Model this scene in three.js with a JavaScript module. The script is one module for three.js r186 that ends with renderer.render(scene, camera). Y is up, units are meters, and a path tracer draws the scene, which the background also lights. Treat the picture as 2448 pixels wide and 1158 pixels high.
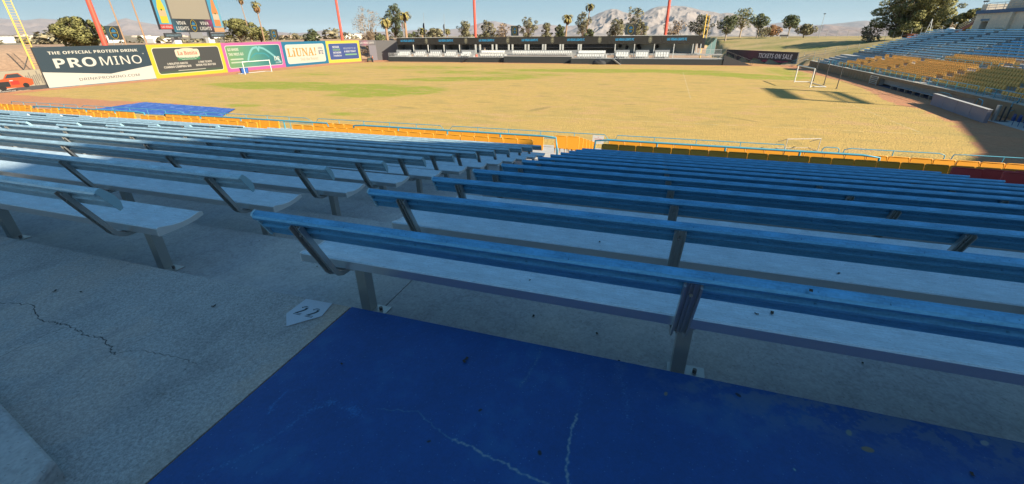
import * as THREE from 'three';
import { mergeGeometries } from 'three/addons/utils/BufferGeometryUtils.js';
import { MarchingCubes } from 'three/addons/objects/MarchingCubes.js';
import { createNoise2D, createNoise3D } from 'simplex-noise';

// ---------------------------------------------------------------- camera, sky, sun, exposure
// World: x runs along the seat rows (to the right), -z runs from the seats out over the field, y is up, 0 is the turf.
const scene = new THREE.Scene();
const DEG = Math.PI / 180;
const camera = new THREE.PerspectiveCamera(2 * Math.atan(579 / 1035.4) / DEG, 1024 / 484, 0.05, 60000);
camera.position.set(0, 7.4, 0);
camera.rotation.order = 'YXZ';
camera.rotation.set(-25.77 * DEG, 18.55 * DEG, -0.64 * DEG);
const renderer = new THREE.WebGLRenderer({ antialias: true });
renderer.toneMapping = THREE.LinearToneMapping;
renderer.toneMappingExposure = 2.2;
renderer.shadowMap.enabled = true;
const sunDir = new THREE.Vector3(0.947 * Math.cos(29.5 * DEG), Math.sin(29.5 * DEG), 0.322 * Math.cos(29.5 * DEG)).normalize();
const sun = new THREE.DirectionalLight(new THREE.Color(1.0, 0.89, 0.70), 5);
sun.position.copy(sunDir).multiplyScalar(220).add(new THREE.Vector3(-20, 0, -60));
sun.target.position.set(-20, 0, -60);
sun.castShadow = true; sun.shadow.radius = 1; sun.shadow.mapSize.set(4096, 4096);
Object.assign(sun.shadow.camera, { left: -140, right: 140, top: 140, bottom: -140, near: 1, far: 600 });
scene.add(sun, sun.target);
{ // clear winter sky: pale at the horizon, deep blue overhead, a little paler round the sun
  const w = 512, h = 256, data = new Float32Array(w * h * 4);
  const hor = [0.222, 0.300, 0.322], low = [0.104, 0.214, 0.298], mid = [0.062, 0.150, 0.250], zen = [0.022, 0.080, 0.195];
  for (let j = 0; j < h; j++) {
    const el = ((j + 0.5) / h - 0.5) * Math.PI;
    for (let i = 0; i < w; i++) {
      const az = ((i + 0.5) / w - 0.5) * 2 * Math.PI;
      const d = new THREE.Vector3(Math.cos(el) * Math.cos(az), Math.sin(el), Math.cos(el) * Math.sin(az));
      const e = Math.max(0, el) / (Math.PI / 2), k = (j * w + i) * 4;
      const near = Math.pow(Math.max(0, d.dot(sunDir)), 6) * 0.10;
      for (let c = 0; c < 3; c++) {
        const a = Math.min(1, e / 0.075), b = Math.min(1, Math.max(0, (e - 0.06) / 0.26)), z = Math.min(1, Math.max(0, (e - 0.28) / 0.72));
        let v = hor[c] + (low[c] - hor[c]) * a; v += (mid[c] - v) * b * b * (3 - 2 * b); v += (zen[c] - v) * z;
        data[k + c] = v + near * [1, 0.95, 0.85][c];
      }
      data[k + 3] = 1;
    }
  }
  const sky = new THREE.DataTexture(data, w, h, THREE.RGBAFormat, THREE.FloatType);
  sky.mapping = THREE.EquirectangularReflectionMapping; sky.magFilter = THREE.LinearFilter; sky.minFilter = THREE.LinearFilter; sky.needsUpdate = true;
  scene.background = sky; scene.environment = sky;
}

// ---------------------------------------------------------------- helpers
let seed = 20231;
const rnd = () => { seed = (seed + 0x6d2b79f5) | 0; let t = Math.imul(seed ^ (seed >>> 15), 1 | seed); t = (t + Math.imul(t ^ (t >>> 7), 61 | t)) ^ t; return ((t ^ (t >>> 14)) >>> 0) / 4294967296; };
const rr = (a, b) => a + (b - a) * rnd();
const n2 = createNoise2D(rnd), n3 = createNoise3D(rnd);
const fbm2 = (x, y, o = 4) => { let s = 0, a = 0.5, f = 1; for (let i = 0; i < o; i++) { s += a * n2(x * f + i * 17.3, y * f - i * 9.1); a *= 0.5; f *= 2.03; } return s; };
const sstep = (a, b, x) => { const t = Math.min(1, Math.max(0, (x - a) / (b - a))); return t * t * (3 - 2 * t); };
const mixc = (a, b, t) => [a[0] + (b[0] - a[0]) * t, a[1] + (b[1] - a[1]) * t, a[2] + (b[2] - a[2]) * t];
const toS = (c) => { c = Math.min(1, Math.max(0, c)); return Math.round(255 * (c <= 0.0031308 ? 12.92 * c : 1.055 * Math.pow(c, 1 / 2.4) - 0.055)); };
const W = (u, v, h = 0) => new THREE.Vector3(u, h, -v);
const used = {};
const numbered = (n) => { const k = used[n] = (used[n] ?? -1) + 1; return k ? n + '_' + String(k).padStart(3, '0') : n; };
const ones = ['', 'first', 'second', 'third', 'fourth', 'fifth', 'sixth', 'seventh', 'eighth', 'ninth', 'tenth', 'eleventh', 'twelfth', 'thirteenth', 'fourteenth', 'fifteenth', 'sixteenth', 'seventeenth', 'eighteenth', 'nineteenth', 'twentieth'], tens = ['', '', 'twenty', 'thirty', 'forty', 'fifty', 'sixty', 'seventy'], tenth = ['', '', 'twentieth', 'thirtieth', 'fortieth', 'fiftieth', 'sixtieth', 'seventieth'];
const nth = (n) => (n <= 20 ? ones[n] : n % 10 ? tens[Math.floor(n / 10)] + '-' + ones[n % 10] : tenth[n / 10]);
const ORD = ['first', 'second', 'third', 'fourth', 'fifth', 'sixth', 'seventh', 'eighth', 'ninth', 'tenth', 'eleventh', 'twelfth', 'thirteenth', 'fourteenth'];
function tag(o, label, category, group, kind) { if (label) o.userData.label = label; if (category) o.userData.category = category; if (group) o.userData.group = group; if (kind) o.userData.kind = kind; return o; }
function mesh(name, geo, mat, parent) {
  const m = new THREE.Mesh(Array.isArray(geo) ? merge(geo) : geo, mat); m.name = parent ? name : numbered(name); m.castShadow = m.receiveShadow = true; (parent || scene).add(m); return m;
}
function thing(name, label, category, pos = [0, 0, 0], ry = 0, group) {
  const g = new THREE.Group(); g.name = numbered(name); g.position.set(...pos); g.rotation.y = ry; scene.add(g); return tag(g, label, category, group);
}
function struct(name, geo, mat) { const m = mesh(name, geo, mat); m.userData.kind = 'structure'; return m; }
function dup(o, pos, ry, label, group) { const c = o.clone(); c.name = numbered(o.name.replace(/_\d{3}$/, '')); c.userData = { ...o.userData }; c.position.set(...pos); c.rotation.y = ry; if (label) c.userData.label = label; if (group) c.userData.group = group; scene.add(c); return c; }
const strip = (g) => { g = g.index ? g.toNonIndexed() : g; for (const k of Object.keys(g.attributes)) if (!['position', 'normal', 'uv', 'color'].includes(k)) g.deleteAttribute(k); return g; };
function merge(list) { const c = list.some((g) => g.attributes.color); return mergeGeometries(list.map((g) => { g = strip(g); if (!c) return g; if (!g.attributes.color) g.setAttribute('color', new THREE.BufferAttribute(new Float32Array(g.attributes.position.count * 3).fill(1), 3)); return g; })); }
function muv(g) { // texture coordinates in metres, by the way each face points
  g = strip(g); const p = g.attributes.position, n = g.attributes.normal, uv = new Float32Array(p.count * 2);
  for (let i = 0; i < p.count; i++) {
    const ax = Math.abs(n.getX(i)), ay = Math.abs(n.getY(i)), az = Math.abs(n.getZ(i));
    if (ay >= ax && ay >= az) { uv[2 * i] = p.getX(i); uv[2 * i + 1] = -p.getZ(i); } else if (ax >= az) { uv[2 * i] = p.getZ(i); uv[2 * i + 1] = p.getY(i); } else { uv[2 * i] = p.getX(i); uv[2 * i + 1] = p.getY(i); }
  }
  g.setAttribute('uv', new THREE.BufferAttribute(uv, 2)); return g;
}
const box = (x0, x1, y0, y1, z0, z1) => muv(new THREE.BoxGeometry(Math.abs(x1 - x0), Math.abs(y1 - y0), Math.abs(z1 - z0)).translate((x0 + x1) / 2, (y0 + y1) / 2, (z0 + z1) / 2));
const boxUV = (u0, u1, v0, v1, h0, h1) => box(u0, u1, h0, h1, -v0, -v1);
const cyl = (r0, r1, h, seg = 8) => new THREE.CylinderGeometry(r1, r0, h, seg).translate(0, h / 2, 0);
function bar(a, b, r, seg = 6, r1 = r) { // a round bar from a to b
  a = new THREE.Vector3(...a); b = new THREE.Vector3(...b); const d = b.clone().sub(a), g = new THREE.CylinderGeometry(r1, r, d.length(), seg);
  g.applyQuaternion(new THREE.Quaternion().setFromUnitVectors(new THREE.Vector3(0, 1, 0), d.clone().normalize())); return strip(g.translate((a.x + b.x) / 2, (a.y + b.y) / 2, (a.z + b.z) / 2));
}
function pipe(pts, r, seg = 6) { const c = new THREE.CurvePath(); const q = pts.map((p) => new THREE.Vector3(...p)); for (let i = 1; i < q.length; i++) c.add(new THREE.LineCurve3(q[i - 1], q[i])); return strip(new THREE.TubeGeometry(c, (q.length - 1) * 2, r, seg, false)); }
function extrudeX(pts, x0, x1, holes) { const s = new THREE.Shape(pts.map((p) => new THREE.Vector2(...p))); const g = new THREE.ExtrudeGeometry(s, { depth: x1 - x0, bevelEnabled: false, steps: 1 }); return muv(g.rotateY(Math.PI / 2).translate(x0, 0, 0)); }
function rrect(w, h, r) { const s = new THREE.Shape(); s.moveTo(-w / 2 + r, 0); s.lineTo(w / 2 - r, 0); s.quadraticCurveTo(w / 2, 0, w / 2, r); s.lineTo(w / 2, h - r); s.quadraticCurveTo(w / 2, h, w / 2 - r, h); s.lineTo(-w / 2 + r, h); s.quadraticCurveTo(-w / 2, h, -w / 2, h - r); s.lineTo(-w / 2, r); s.quadraticCurveTo(-w / 2, 0, -w / 2 + r, 0); return s; }
// periodic value noise for tiling textures
const hsh = (x, y, s) => { let h = Math.imul(x, 374761393) ^ Math.imul(y, 668265263) ^ Math.imul(s, 2147483647 ^ 0x51ed27); h = Math.imul(h ^ (h >>> 13), 1274126177); return ((h ^ (h >>> 16)) >>> 0) / 4294967296; };
function pn(x, y, px, py, s) { const xi = Math.floor(x), yi = Math.floor(y), fx = x - xi, fy = y - yi, a = fx * fx * (3 - 2 * fx), b = fy * fy * (3 - 2 * fy), m = (q, p) => ((q % p) + p) % p; const h = (i, j) => hsh(m(xi + i, px), m(yi + j, py), s); return (h(0, 0) * (1 - a) + h(1, 0) * a) * (1 - b) + (h(0, 1) * (1 - a) + h(1, 1) * a) * b; }
function tex(w, h, fn, srgb = true, repeat) { const d = new Uint8Array(w * h * 4); for (let j = 0; j < h; j++) for (let i = 0; i < w; i++) { const c = fn(i / w, j / h), k = (j * w + i) * 4; if (typeof c === 'number') { d[k] = d[k + 1] = d[k + 2] = Math.max(0, Math.min(255, c * 255)); } else { d[k] = toS(c[0]); d[k + 1] = toS(c[1]); d[k + 2] = toS(c[2]); } d[k + 3] = 255; }
  const t = new THREE.DataTexture(d, w, h); t.magFilter = THREE.LinearFilter; t.minFilter = THREE.LinearMipmapLinearFilter; t.generateMipmaps = true; t.wrapS = t.wrapT = THREE.RepeatWrapping; if (srgb) t.colorSpace = THREE.SRGBColorSpace; if (repeat) t.repeat.set(...repeat); t.needsUpdate = true; return t; }
function canvasTex(w, h, draw) { const c = document.createElement('canvas'); c.width = w; c.height = h; const x = c.getContext('2d'); draw(x, w, h); const t = new THREE.CanvasTexture(c); t.colorSpace = THREE.SRGBColorSpace; t.magFilter = THREE.LinearFilter; return t; }
const std = (r, g, b, rough = 0.8, metal = 0, extra = {}) => new THREE.MeshStandardMaterial({ color: new THREE.Color().setRGB(r, g, b), roughness: rough, metalness: metal, ...extra });

// ---------------------------------------------------------------- shared materials
const concreteFn = (sc, base, warm) => (x, y) => { const f = pn(x * 256, y * 256, 256, 256, 1) * 0.55 + pn(x * 128, y * 128, 128, 128, 2) * 0.45, m = pn(x * 24, y * 24, 24, 24, 3) * 0.5 + pn(x * 48, y * 48, 48, 48, 4) * 0.5, l = pn(x * 5, y * 5, 5, 5, 5) * 0.6 + pn(x * 10, y * 10, 10, 10, 6) * 0.4; let v = base * (0.80 + 0.42 * (f - 0.5) + 0.20 * m + 0.22 * l); if (pn(x * 340, y * 340, 340, 340, 9) > 0.92) v *= 0.66; return [v * (1 + warm * (l - 0.2)), v, v * (1 - warm * (l - 0.2) * 1.3)]; };
const cMap = tex(1024, 1024, concreteFn(1, 0.36, 0.10), true, [1 / 2.3, 1 / 2.3]);
const cBump = tex(512, 512, (x, y) => 0.5 * pn(x * 128, y * 128, 128, 128, 1) + 0.3 * pn(x * 64, y * 64, 64, 64, 2) + 0.2 * pn(x * 16, y * 16, 16, 16, 3), false, [1 / 1.1, 1 / 1.1]);
const concrete = new THREE.MeshStandardMaterial({ map: cMap, bumpMap: cBump, bumpScale: 0.0022, roughness: 0.92 });
const brushFn = (x, y) => { const a = pn(x * 10, y * 150, 10, 150, 21), b = pn(x * 30, y * 260, 30, 260, 22), c = pn(x * 6, y * 10, 6, 10, 23), d = pn(x * 90, y * 90, 90, 90, 24); return 0.30 * a + 0.25 * b + 0.25 * c + 0.2 * d; };
const brushC = tex(512, 512, (x, y) => { const v = 0.62 + 0.5 * (brushFn(x, y) - 0.5) - (pn(x * 70, y * 70, 70, 70, 31) > 0.965 ? 0.3 : 0); return [v, v, v * 1.01]; }, true, [1 / 0.55, 1 / 0.55]);
const brushB = tex(512, 512, (x, y) => brushFn(x, y), false, [1 / 0.55, 1 / 0.55]);
const seatAl = new THREE.MeshStandardMaterial({ map: brushC, color: new THREE.Color().setRGB(0.72, 0.90, 1.0), bumpMap: brushB, bumpScale: 0.0012, roughness: 0.48, metalness: 0.2 });
const backAl = new THREE.MeshStandardMaterial({ map: brushC, bumpMap: brushB, bumpScale: 0.0005, roughness: 0.40, metalness: 0.75 });
const tint = (r, g, b, m, k) => { const c = backAl.clone(); c.color.setRGB(r, g, b); c.roughness = m; c.metalness = k; return c; };
const backSilver = tint(0.60, 0.86, 0.98, 0.40, 0.35), backBlue = tint(0.17, 0.54, 0.86, 0.36, 0.45);   // silver backs; blue is paint in the right stand, painted-in shade near us
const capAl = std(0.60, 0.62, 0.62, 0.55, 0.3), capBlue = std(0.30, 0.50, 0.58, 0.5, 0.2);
const galv = new THREE.MeshStandardMaterial({ color: new THREE.Color().setRGB(0.46, 0.46, 0.44), bumpMap: cBump, bumpScale: 0.0006, roughness: 0.42, metalness: 0.75 });
const nosing = new THREE.MeshStandardMaterial({ color: new THREE.Color().setRGB(0.62, 0.63, 0.63), roughness: 0.30, metalness: 0.9, bumpMap: brushB, bumpScale: 0.0003 });
const boltM = std(0.16, 0.15, 0.14, 0.6, 0.5);
const bluePipe = std(0.07, 0.30, 0.40, 0.45, 0.1);
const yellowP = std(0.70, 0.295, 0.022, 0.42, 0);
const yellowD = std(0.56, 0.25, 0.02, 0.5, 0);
const whiteP = std(0.62, 0.62, 0.60, 0.5);
const blackP = std(0.022, 0.024, 0.028, 0.75);
const darkP = std(0.05, 0.05, 0.055, 0.7);

// ---------------------------------------------------------------- terrain, mountains
const BERM = (u, v) => { const d = (u - 18.5) * 0.821 + (v - 137) * 0.568; const a = 2.45 + 2.5 * sstep(0, 42, d), b = 0.9 + Math.max(0, u - 29.5) * 0.262; return { d, h: a + (Math.min(6.0, b) - a) * sstep(150, 119, v) }; };
const epsAt = (deg) => { const t = [[-180, 0.3], [-65, 0.3], [-57, 0.19], [-41, -0.11], [-18, -0.31], [4, -0.51], [17.5, -0.59], [29, -0.63], [60, -0.63], [120, 0], [180, 0.3]]; let i = 1; while (deg > t[i][0] && i < t.length - 1) i++; const f = (deg - t[i - 1][0]) / (t[i][0] - t[i - 1][0]); return t[i - 1][1] + (t[i][1] - t[i - 1][1]) * f; };
function ground(u, v) { // height of the land, metres above the turf
  const r = Math.hypot(u, v), deg = Math.atan2(u, v) / DEG;
  let h = -0.12;
  const n = fbm2(u * 0.02, v * 0.02, 3);
  if (u < -96.5) { const k = sstep(-97, -122, u) * sstep(140, 118, v) * sstep(-30, 10, v); h += k * (5.6 + 0.5 * n) + sstep(-96.5, -98.5, u) * sstep(128, 122, v) * 1.3 * (1 - k); h += sstep(118, 140, v) * sstep(-97, -110, u) * 3; }
  if (u > 13) { const b = BERM(u, v); if (b.d > 0 && v > 118.3) h = b.h * sstep(13, 16, u) * sstep(0, 0.6, b.d) + 0.14 * fbm2(u * 0.15, v * 0.15, 3); }
  else if (v > 132) h += sstep(132, 175, v) * 3.0;
  if (u > 53 && v <= 118.3) h = 5.9;
  if (v < -9) h = Math.max(h, 5.2 * sstep(-9, -12, v));
  const far = 7.4 + 6000 * Math.tan(epsAt(deg) * DEG);
  const pl = 3.6 + (far - 3.6) * Math.min(1.6, Math.max(0, (r - 300) / 5700)) + 1.2 * n * sstep(300, 900, r);
  return h + (pl - h) * sstep(215, 330, r);
}
{
  const NA = 720, rs = []; for (let r = 0; r < 90; r += 15) rs.push(r); for (let r = 90; r < 300; r += 3.5) rs.push(r); for (let r = 300; r < 9000; r *= 1.10) rs.push(r);
  const pos = [], col = [], idx = [], uv = [];
  for (let j = 0; j < rs.length; j++) for (let i = 0; i <= NA; i++) {
    const a = -Math.PI + i / NA * 2 * Math.PI, u = rs[j] * Math.sin(a), v = rs[j] * Math.cos(a), h = ground(u, v); pos.push(u, h, -v); uv.push(u, v);
    const n = fbm2(u * 0.03, v * 0.03, 4), f = fbm2(u * 0.25, v * 0.25, 3), r = rs[j];
    let c = mixc([0.36, 0.215, 0.125], [0.42, 0.28, 0.18], 0.5 + 0.5 * n);                        // bare reddish earth
    const b = BERM(u, v); if (u > 12 && b.d > -1 && r < 260 && v > 100) { // dry grass with greener and with bare patches
      const k = 0.5 + 0.5 * fbm2(u * 0.07 + 5, v * 0.07, 4); c = mixc([0.37, 0.27, 0.105], [0.21, 0.20, 0.05], sstep(0.42, 0.78, k)); c = mixc(c, [0.38, 0.25, 0.15], sstep(0.62, 0.9, 0.5 + 0.5 * fbm2(u * 0.12 - 9, v * 0.12 + 4, 4)) * 0.8 + (b.d < 9 ? 0.45 * (0.5 + f) : 0)); }
    if (r > 280) c = mixc(c, mixc([0.31, 0.23, 0.16], [0.16, 0.15, 0.09], 0.5 + 0.9 * f + 0.3 * n), sstep(280, 420, r));
    if (r > 1500) c = mixc(c, [0.33, 0.25, 0.20], sstep(1500, 4000, r));
    col.push(...c);
  }
  for (let j = 0; j < rs.length - 1; j++) for (let i = 0; i < NA; i++) { const a = j * (NA + 1) + i, b = a + NA + 1; idx.push(a, b + 1, b, a, a + 1, b + 1); }
  const g = new THREE.BufferGeometry(); g.setAttribute('position', new THREE.Float32BufferAttribute(pos, 3)); g.setAttribute('color', new THREE.Float32BufferAttribute(col, 3)); g.setAttribute('uv', new THREE.Float32BufferAttribute(uv, 2)); g.setIndex(idx); g.computeVertexNormals();
  const t = tex(512, 512, (x, y) => { const v = 0.62 + 0.5 * (pn(x * 90, y * 90, 90, 90, 41) * 0.5 + pn(x * 30, y * 30, 30, 30, 42) * 0.5); return [v, v, v]; }, true, [1 / 14, 1 / 14]);
  struct('ground', g, new THREE.MeshStandardMaterial({ vertexColors: true, map: t, roughness: 0.97 }));
}
function mountain(name, list, rb, rc, amp, colA, colB, freq) {
  const NA = Math.ceil((list[list.length - 1][0] - list[0][0]) * 9), NR = 70, pos = [], col = [], idx = [];
  const crest = (d) => { let i = 1; while (i < list.length - 1 && d > list[i][0]) i++; const f = Math.min(1, Math.max(0, (d - list[i - 1][0]) / (list[i][0] - list[i - 1][0]))); return list[i - 1][1] + (list[i][1] - list[i - 1][1]) * f; };
  for (let j = 0; j <= NR; j++) for (let i = 0; i <= NA; i++) {
    const d = list[0][0] + (list[list.length - 1][0] - list[0][0]) * i / NA, t = j / NR * 1.5, r = rb + (rc - rb) * t, a = d * DEG, u = r * Math.sin(a), v = r * Math.cos(a);
    const base = 7.4 + rb * Math.tan(epsAt(d) * DEG) - 8, top = 7.4 + rc * Math.tan(crest(d) * DEG);
    let p = t <= 1 ? Math.pow(t, 1.25) * 0.55 + 0.45 * sstep(0, 1, t) : 1 - 0.8 * (t - 1);
    const sx = u / freq, sy = v / freq, rid = 1 - Math.abs(n2(sx * 2.2, sy * 1.1)), rid2 = 1 - Math.abs(n2(sx * 5.1 + 7, sy * 2.6)), rid3 = 1 - Math.abs(n2(sx * 11 + 3, sy * 6));
    const w = Math.sin(Math.PI * Math.min(1, t)) * (t <= 1 ? 1 : 0);
    let h = base + (top - base) * p + (top - base) * amp * w * (rid * 0.5 + rid2 * 0.34 + rid3 * 0.16 - 0.62);
    pos.push(u, Math.max(base - 20, h), -v);
    const k = 0.5 + 0.5 * fbm2(sx * 3 + 20, sy * 3 + (h / freq) * 9, 4); col.push(...mixc(colA, colB, sstep(0.3, 0.7, k)));
  }
  for (let j = 0; j < NR; j++) for (let i = 0; i < NA; i++) { const a = j * (NA + 1) + i, b = a + NA + 1; idx.push(a, b + 1, b, a, a + 1, b + 1); }
  const g = new THREE.BufferGeometry(); g.setAttribute('position', new THREE.Float32BufferAttribute(pos, 3)); g.setAttribute('color', new THREE.Float32BufferAttribute(col, 3)); g.setIndex(idx); g.computeVertexNormals();
  struct(name, g, new THREE.MeshStandardMaterial({ vertexColors: true, roughness: 1 }));
}
mountain('mountain', [[-72.8, 0.96], [-68.05, 1.22], [-64.68, 1.49], [-63.28, 1.38], [-62.36, 1.52], [-61.48, 1.46], [-60.21, 1.28], [-59.19, 1.02], [-58.35, 0.95], [-57.66, 1.3], [-57.15, 1.5], [-56.67, 1.61], [-56.12, 1.41], [-55.4, 1.24], [-54.35, 1.03], [-52.76, 0.81], [-49.66, 0.65], [-46.71, 0.48], [-44.37, 0.38], [-42.77, 0.24], [-41.51, 0.27], [-40.21, 0.43], [-39.24, 0.54], [-38.47, 0.46], [-36.75, 0.14], [-33.99, 0.29], [-31.18, 0.35], [-29.26, 0.47], [-26.36, 0.4], [-23.9, 0.64], [-22.41, 1.02], [-21.17, 1.28], [-20.33, 1.31], [-19.45, 1.13], [-18.21, 0.85], [-16.98, 0.71], [-15.74, 0.82], [-14.51, 0.94], [-13.28, 0.8], [-12.29, 0.65], [-10.59, 0.77], [-9.39, 0.9], [-6, 0.4], [0, 0.1]], 7500, 11500, 0.45, [0.25, 0.20, 0.185], [0.21, 0.17, 0.165], 2200);
mountain('mountain', [[-13.0, -0.4], [-11.06, 0.33], [-9.88, 0.98], [-9.14, 1.53], [-8.27, 1.94], [-7.44, 2.23], [-6.8, 2.38], [-6.19, 2.33], [-5.46, 2.07], [-4.51, 1.84], [-3.59, 1.82], [-2.94, 2.06], [-2.39, 2.34], [-1.65, 2.52], [-0.77, 2.54], [0.11, 2.56], [0.99, 2.46], [1.87, 2.32], [2.63, 2.1], [3.42, 1.96], [4.19, 1.86], [4.8, 1.68], [5.44, 1.75], [6.02, 1.69], [7.02, 1.32], [8.11, 0.82], [9.37, 0.41], [11.01, -0.08], [12.59, -0.5]], 5200, 7600, 0.55, [0.275, 0.235, 0.212], [0.205, 0.175, 0.163], 1150);
mountain('mountain', [[8.21, 0.35], [9.72, 0.6], [10.83, 0.73], [11.99, 0.52], [13.28, 0.42], [14.34, 0.44], [15.19, 0.5], [16.18, 0.59], [16.98, 0.69], [17.77, 0.74], [18.6, 0.62], [19.74, 0.42], [21.27, 0.29], [24.65, 0.17], [28.32, 0.17], [31.67, 0.05], [37.09, 0.01]], 12000, 16000, 0.4, [0.20, 0.15, 0.135], [0.16, 0.13, 0.125], 3000);
mountain('mountain', [[13.0, -0.3], [13.19, 0.05], [14.19, 0.33], [14.57, 0.48], [15.22, 0.39], [16.27, 0.23], [17.62, 0.14], [19.23, 0.04], [20.8, -0.12], [23.42, -0.21], [28.44, -0.2], [34, -0.3]], 8500, 10500, 0.4, [0.21, 0.14, 0.115], [0.17, 0.12, 0.105], 1700);

// ---------------------------------------------------------------- field
{
  const U0 = -100, U1 = 31.5, V0 = 26.6, V1 = 136, w = 2048, h = 1704;
  const ell = (u, v, a, b, ru, rv, t = 0) => { const c = Math.cos(t), s = Math.sin(t), x = (u - a) * c + (v - b) * s, y = -(u - a) * s + (v - b) * c; return Math.max(0, 1 - (x * x) / (ru * ru) - (y * y) / (rv * rv)); };
  const greens = [[-60, 60, 17, 6.5, 0.05, 1], [-45, 60, 17, 6, 0.0, 1], [-37, 55, 9, 5, 0.5, 0.9], [-34, 77, 16, 5, 0.35, 0.85], [-17, 99, 22, 5.5, 0.05, 0.95], [-3, 101, 17, 5, 0, 1.1], [10, 95, 12, 5, -0.35, 1.1], [18, 90, 7, 5, 0.2, 0.9], [-58, 102, 22, 8, 0.1, 0.45], [-40, 90, 18, 6, 0, 0.5], [-70, 80, 10, 7, 0, 0.35], [-47, 40.5, 3, 1.6, 0, 0.6], [-30.5, 38.5, 3.5, 1.3, 0, 0.5], [22, 104, 5, 12, 0, 0.5], [-25, 86, 10, 5, 0.4, 0.5]];
  const streaks = [[-12.5, 46.5, 2.6, 0.7, 1.2], [-5.8, 64.6, 1.9, 0.45, -0.3], [-14.6, 57, 1.2, 0.5, 0], [7.3, 45.5, 2.3, 0.35, -0.75], [-3.4, 52.4, 1.0, 0.4, 0], [-1.6, 44.5, 1.0, 0.35, 0], [-20, 50, 1.4, 0.5, 0.3], [-9, 72, 1.3, 0.6, 0.2], [2.4, 66, 1.0, 0.4, 0], [-22, 68, 1.4, 0.5, 0.2], [3, 83, 1.2, 0.5, 0], [-27, 44, 2.2, 0.5, -0.2]];
  const dirtR = [[136, 22.5], [118, 24.4], [111.4, 24.9], [97.2, 26.1], [85.8, 26.8], [73.1, 26.1], [60.5, 24.1], [56, 25.0], [49, 24.2], [41.6, 22.5], [34, 19.0], [29, 15], [26.6, 11]];
  const edgeR = (v) => { for (let i = 1; i < dirtR.length; i++) if (v >= dirtR[i][0]) { const f = (v - dirtR[i][0]) / (dirtR[i - 1][0] - dirtR[i][0]); return dirtR[i][1] + f * (dirtR[i - 1][1] - dirtR[i][1]); } return 11; };
  const dirtL = (v) => { const t = [[26, -90], [45.4, -91.8], [60.6, -90.2], [73.8, -87.2], [90, -87], [105, -87], [117, -84.4], [136, -80]]; let i = 1; while (i < t.length - 1 && v > t[i][0]) i++; const f = (v - t[i - 1][0]) / (t[i][0] - t[i - 1][0]); return t[i - 1][1] + f * (t[i][1] - t[i - 1][1]); };
  const m = tex(w, h, (x, y) => {
    const u = U0 + (U1 - U0) * x, v = V0 + (V1 - V0) * y;
    const big = fbm2(u * 0.035, v * 0.05, 3), mid = fbm2(u * 0.16 + 40, v * 0.3 + 9, 4), fine = fbm2(u * 0.9, v * 1.7, 3), gr = rnd() - 0.5;
    let c = mixc([0.450, 0.292, 0.080], [0.405, 0.278, 0.076], 0.5 + 0.8 * big);
    c = mixc(c, [0.44, 0.275, 0.100], sstep(0.1, 0.6, mid + 0.3 * big));                                  // pinker worn straw
    c = mixc(c, [0.30, 0.225, 0.070], sstep(0.12, 0.5, -mid + 0.35 * fine) * 0.55);
    let g = 0; for (const e of greens) g = Math.max(g, Math.pow(ell(u, v, e[0], e[1], e[2], e[3], e[4]), 0.8) * e[5]);
    g *= 0.62 + 0.9 * mid + 0.5 * fine; c = mixc(c, [0.235, 0.250, 0.016], sstep(0.04, 0.42, g) * 0.95);
    let s = 0; for (const e of streaks) s = Math.max(s, ell(u, v, e[0], e[1], e[2], e[3], e[4])); if (s > 0) c = mixc(c, [0.19, 0.155, 0.045], sstep(0.1, 0.9, s + 0.5 * fine + 0.3 * mid) * 0.55);
    const ln = (d) => sstep(0.11, 0.05, Math.abs(d)) * (0.35 + 0.5 * fine) * 0.4;                          // worn chalk lines
    if (u > -85 && u < 19.7 && v > 46.5 && v < 112) { }
    let ch = 0; if (u > -85 && u < 19.7) ch = Math.max(ln(v - 42.2 - 0.004 * u), ln(v - 112)); if (v > 43 && v < 112) { ch = Math.max(ch, ln(u - 19.7), ln(u + 85), ln(u + 32.6)); if (v > 59 && v < 99) ch = Math.max(ch, ln(u - 3.3), ln(u + 68.5)); }
    if (ch > 0) c = mixc(c, [0.62, 0.56, 0.42], ch);
    // bare earth: warning track, home-plate side, left corner
    const wob = 0.6 * fbm2(u * 0.3 + 3, v * 0.3, 3) + 0.25 * fine;
    let k = sstep(-0.25, 0.25, u - edgeR(v) + wob);
    k = Math.max(k, sstep(-0.3, 0.3, dirtL(v) - u + wob));
    k = Math.max(k, sstep(-0.3, 0.3, Math.min(39.6 + 0.6 * sstep(-70, -90, u) - v, -58 - u + (v - 33) * 0.4) + wob));
    k = Math.max(k, sstep(-0.3, 0.3, 29.6 - v + wob * 1.5) * 0.75);
    k = Math.max(k, sstep(-0.3, 0.3, v - 118.5 + wob) * 0.65);
    const dc = mixc([0.45, 0.190, 0.088], [0.39, 0.185, 0.090], 0.5 + mid + 0.5 * fine); c = mixc(c, dc, k);
    const q = 1 + gr * 0.22 + fine * 0.16; return [c[0] * q, c[1] * q, c[2] * q];
  }, true);
  m.wrapS = m.wrapT = THREE.ClampToEdgeWrapping;
  const g = new THREE.PlaneGeometry(U1 - U0, V1 - V0, 1, 1).rotateX(-Math.PI / 2).translate((U0 + U1) / 2, 0, -(V0 + V1) / 2);
  const fb = tex(512, 512, (x, y) => 0.5 * pn(x * 160, y * 160, 160, 160, 51) + 0.5 * pn(x * 60, y * 60, 60, 60, 52), false, [24, 20]);
  struct('field', g, new THREE.MeshStandardMaterial({ map: m, bumpMap: fb, bumpScale: 0.05, roughness: 0.97 }));
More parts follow.
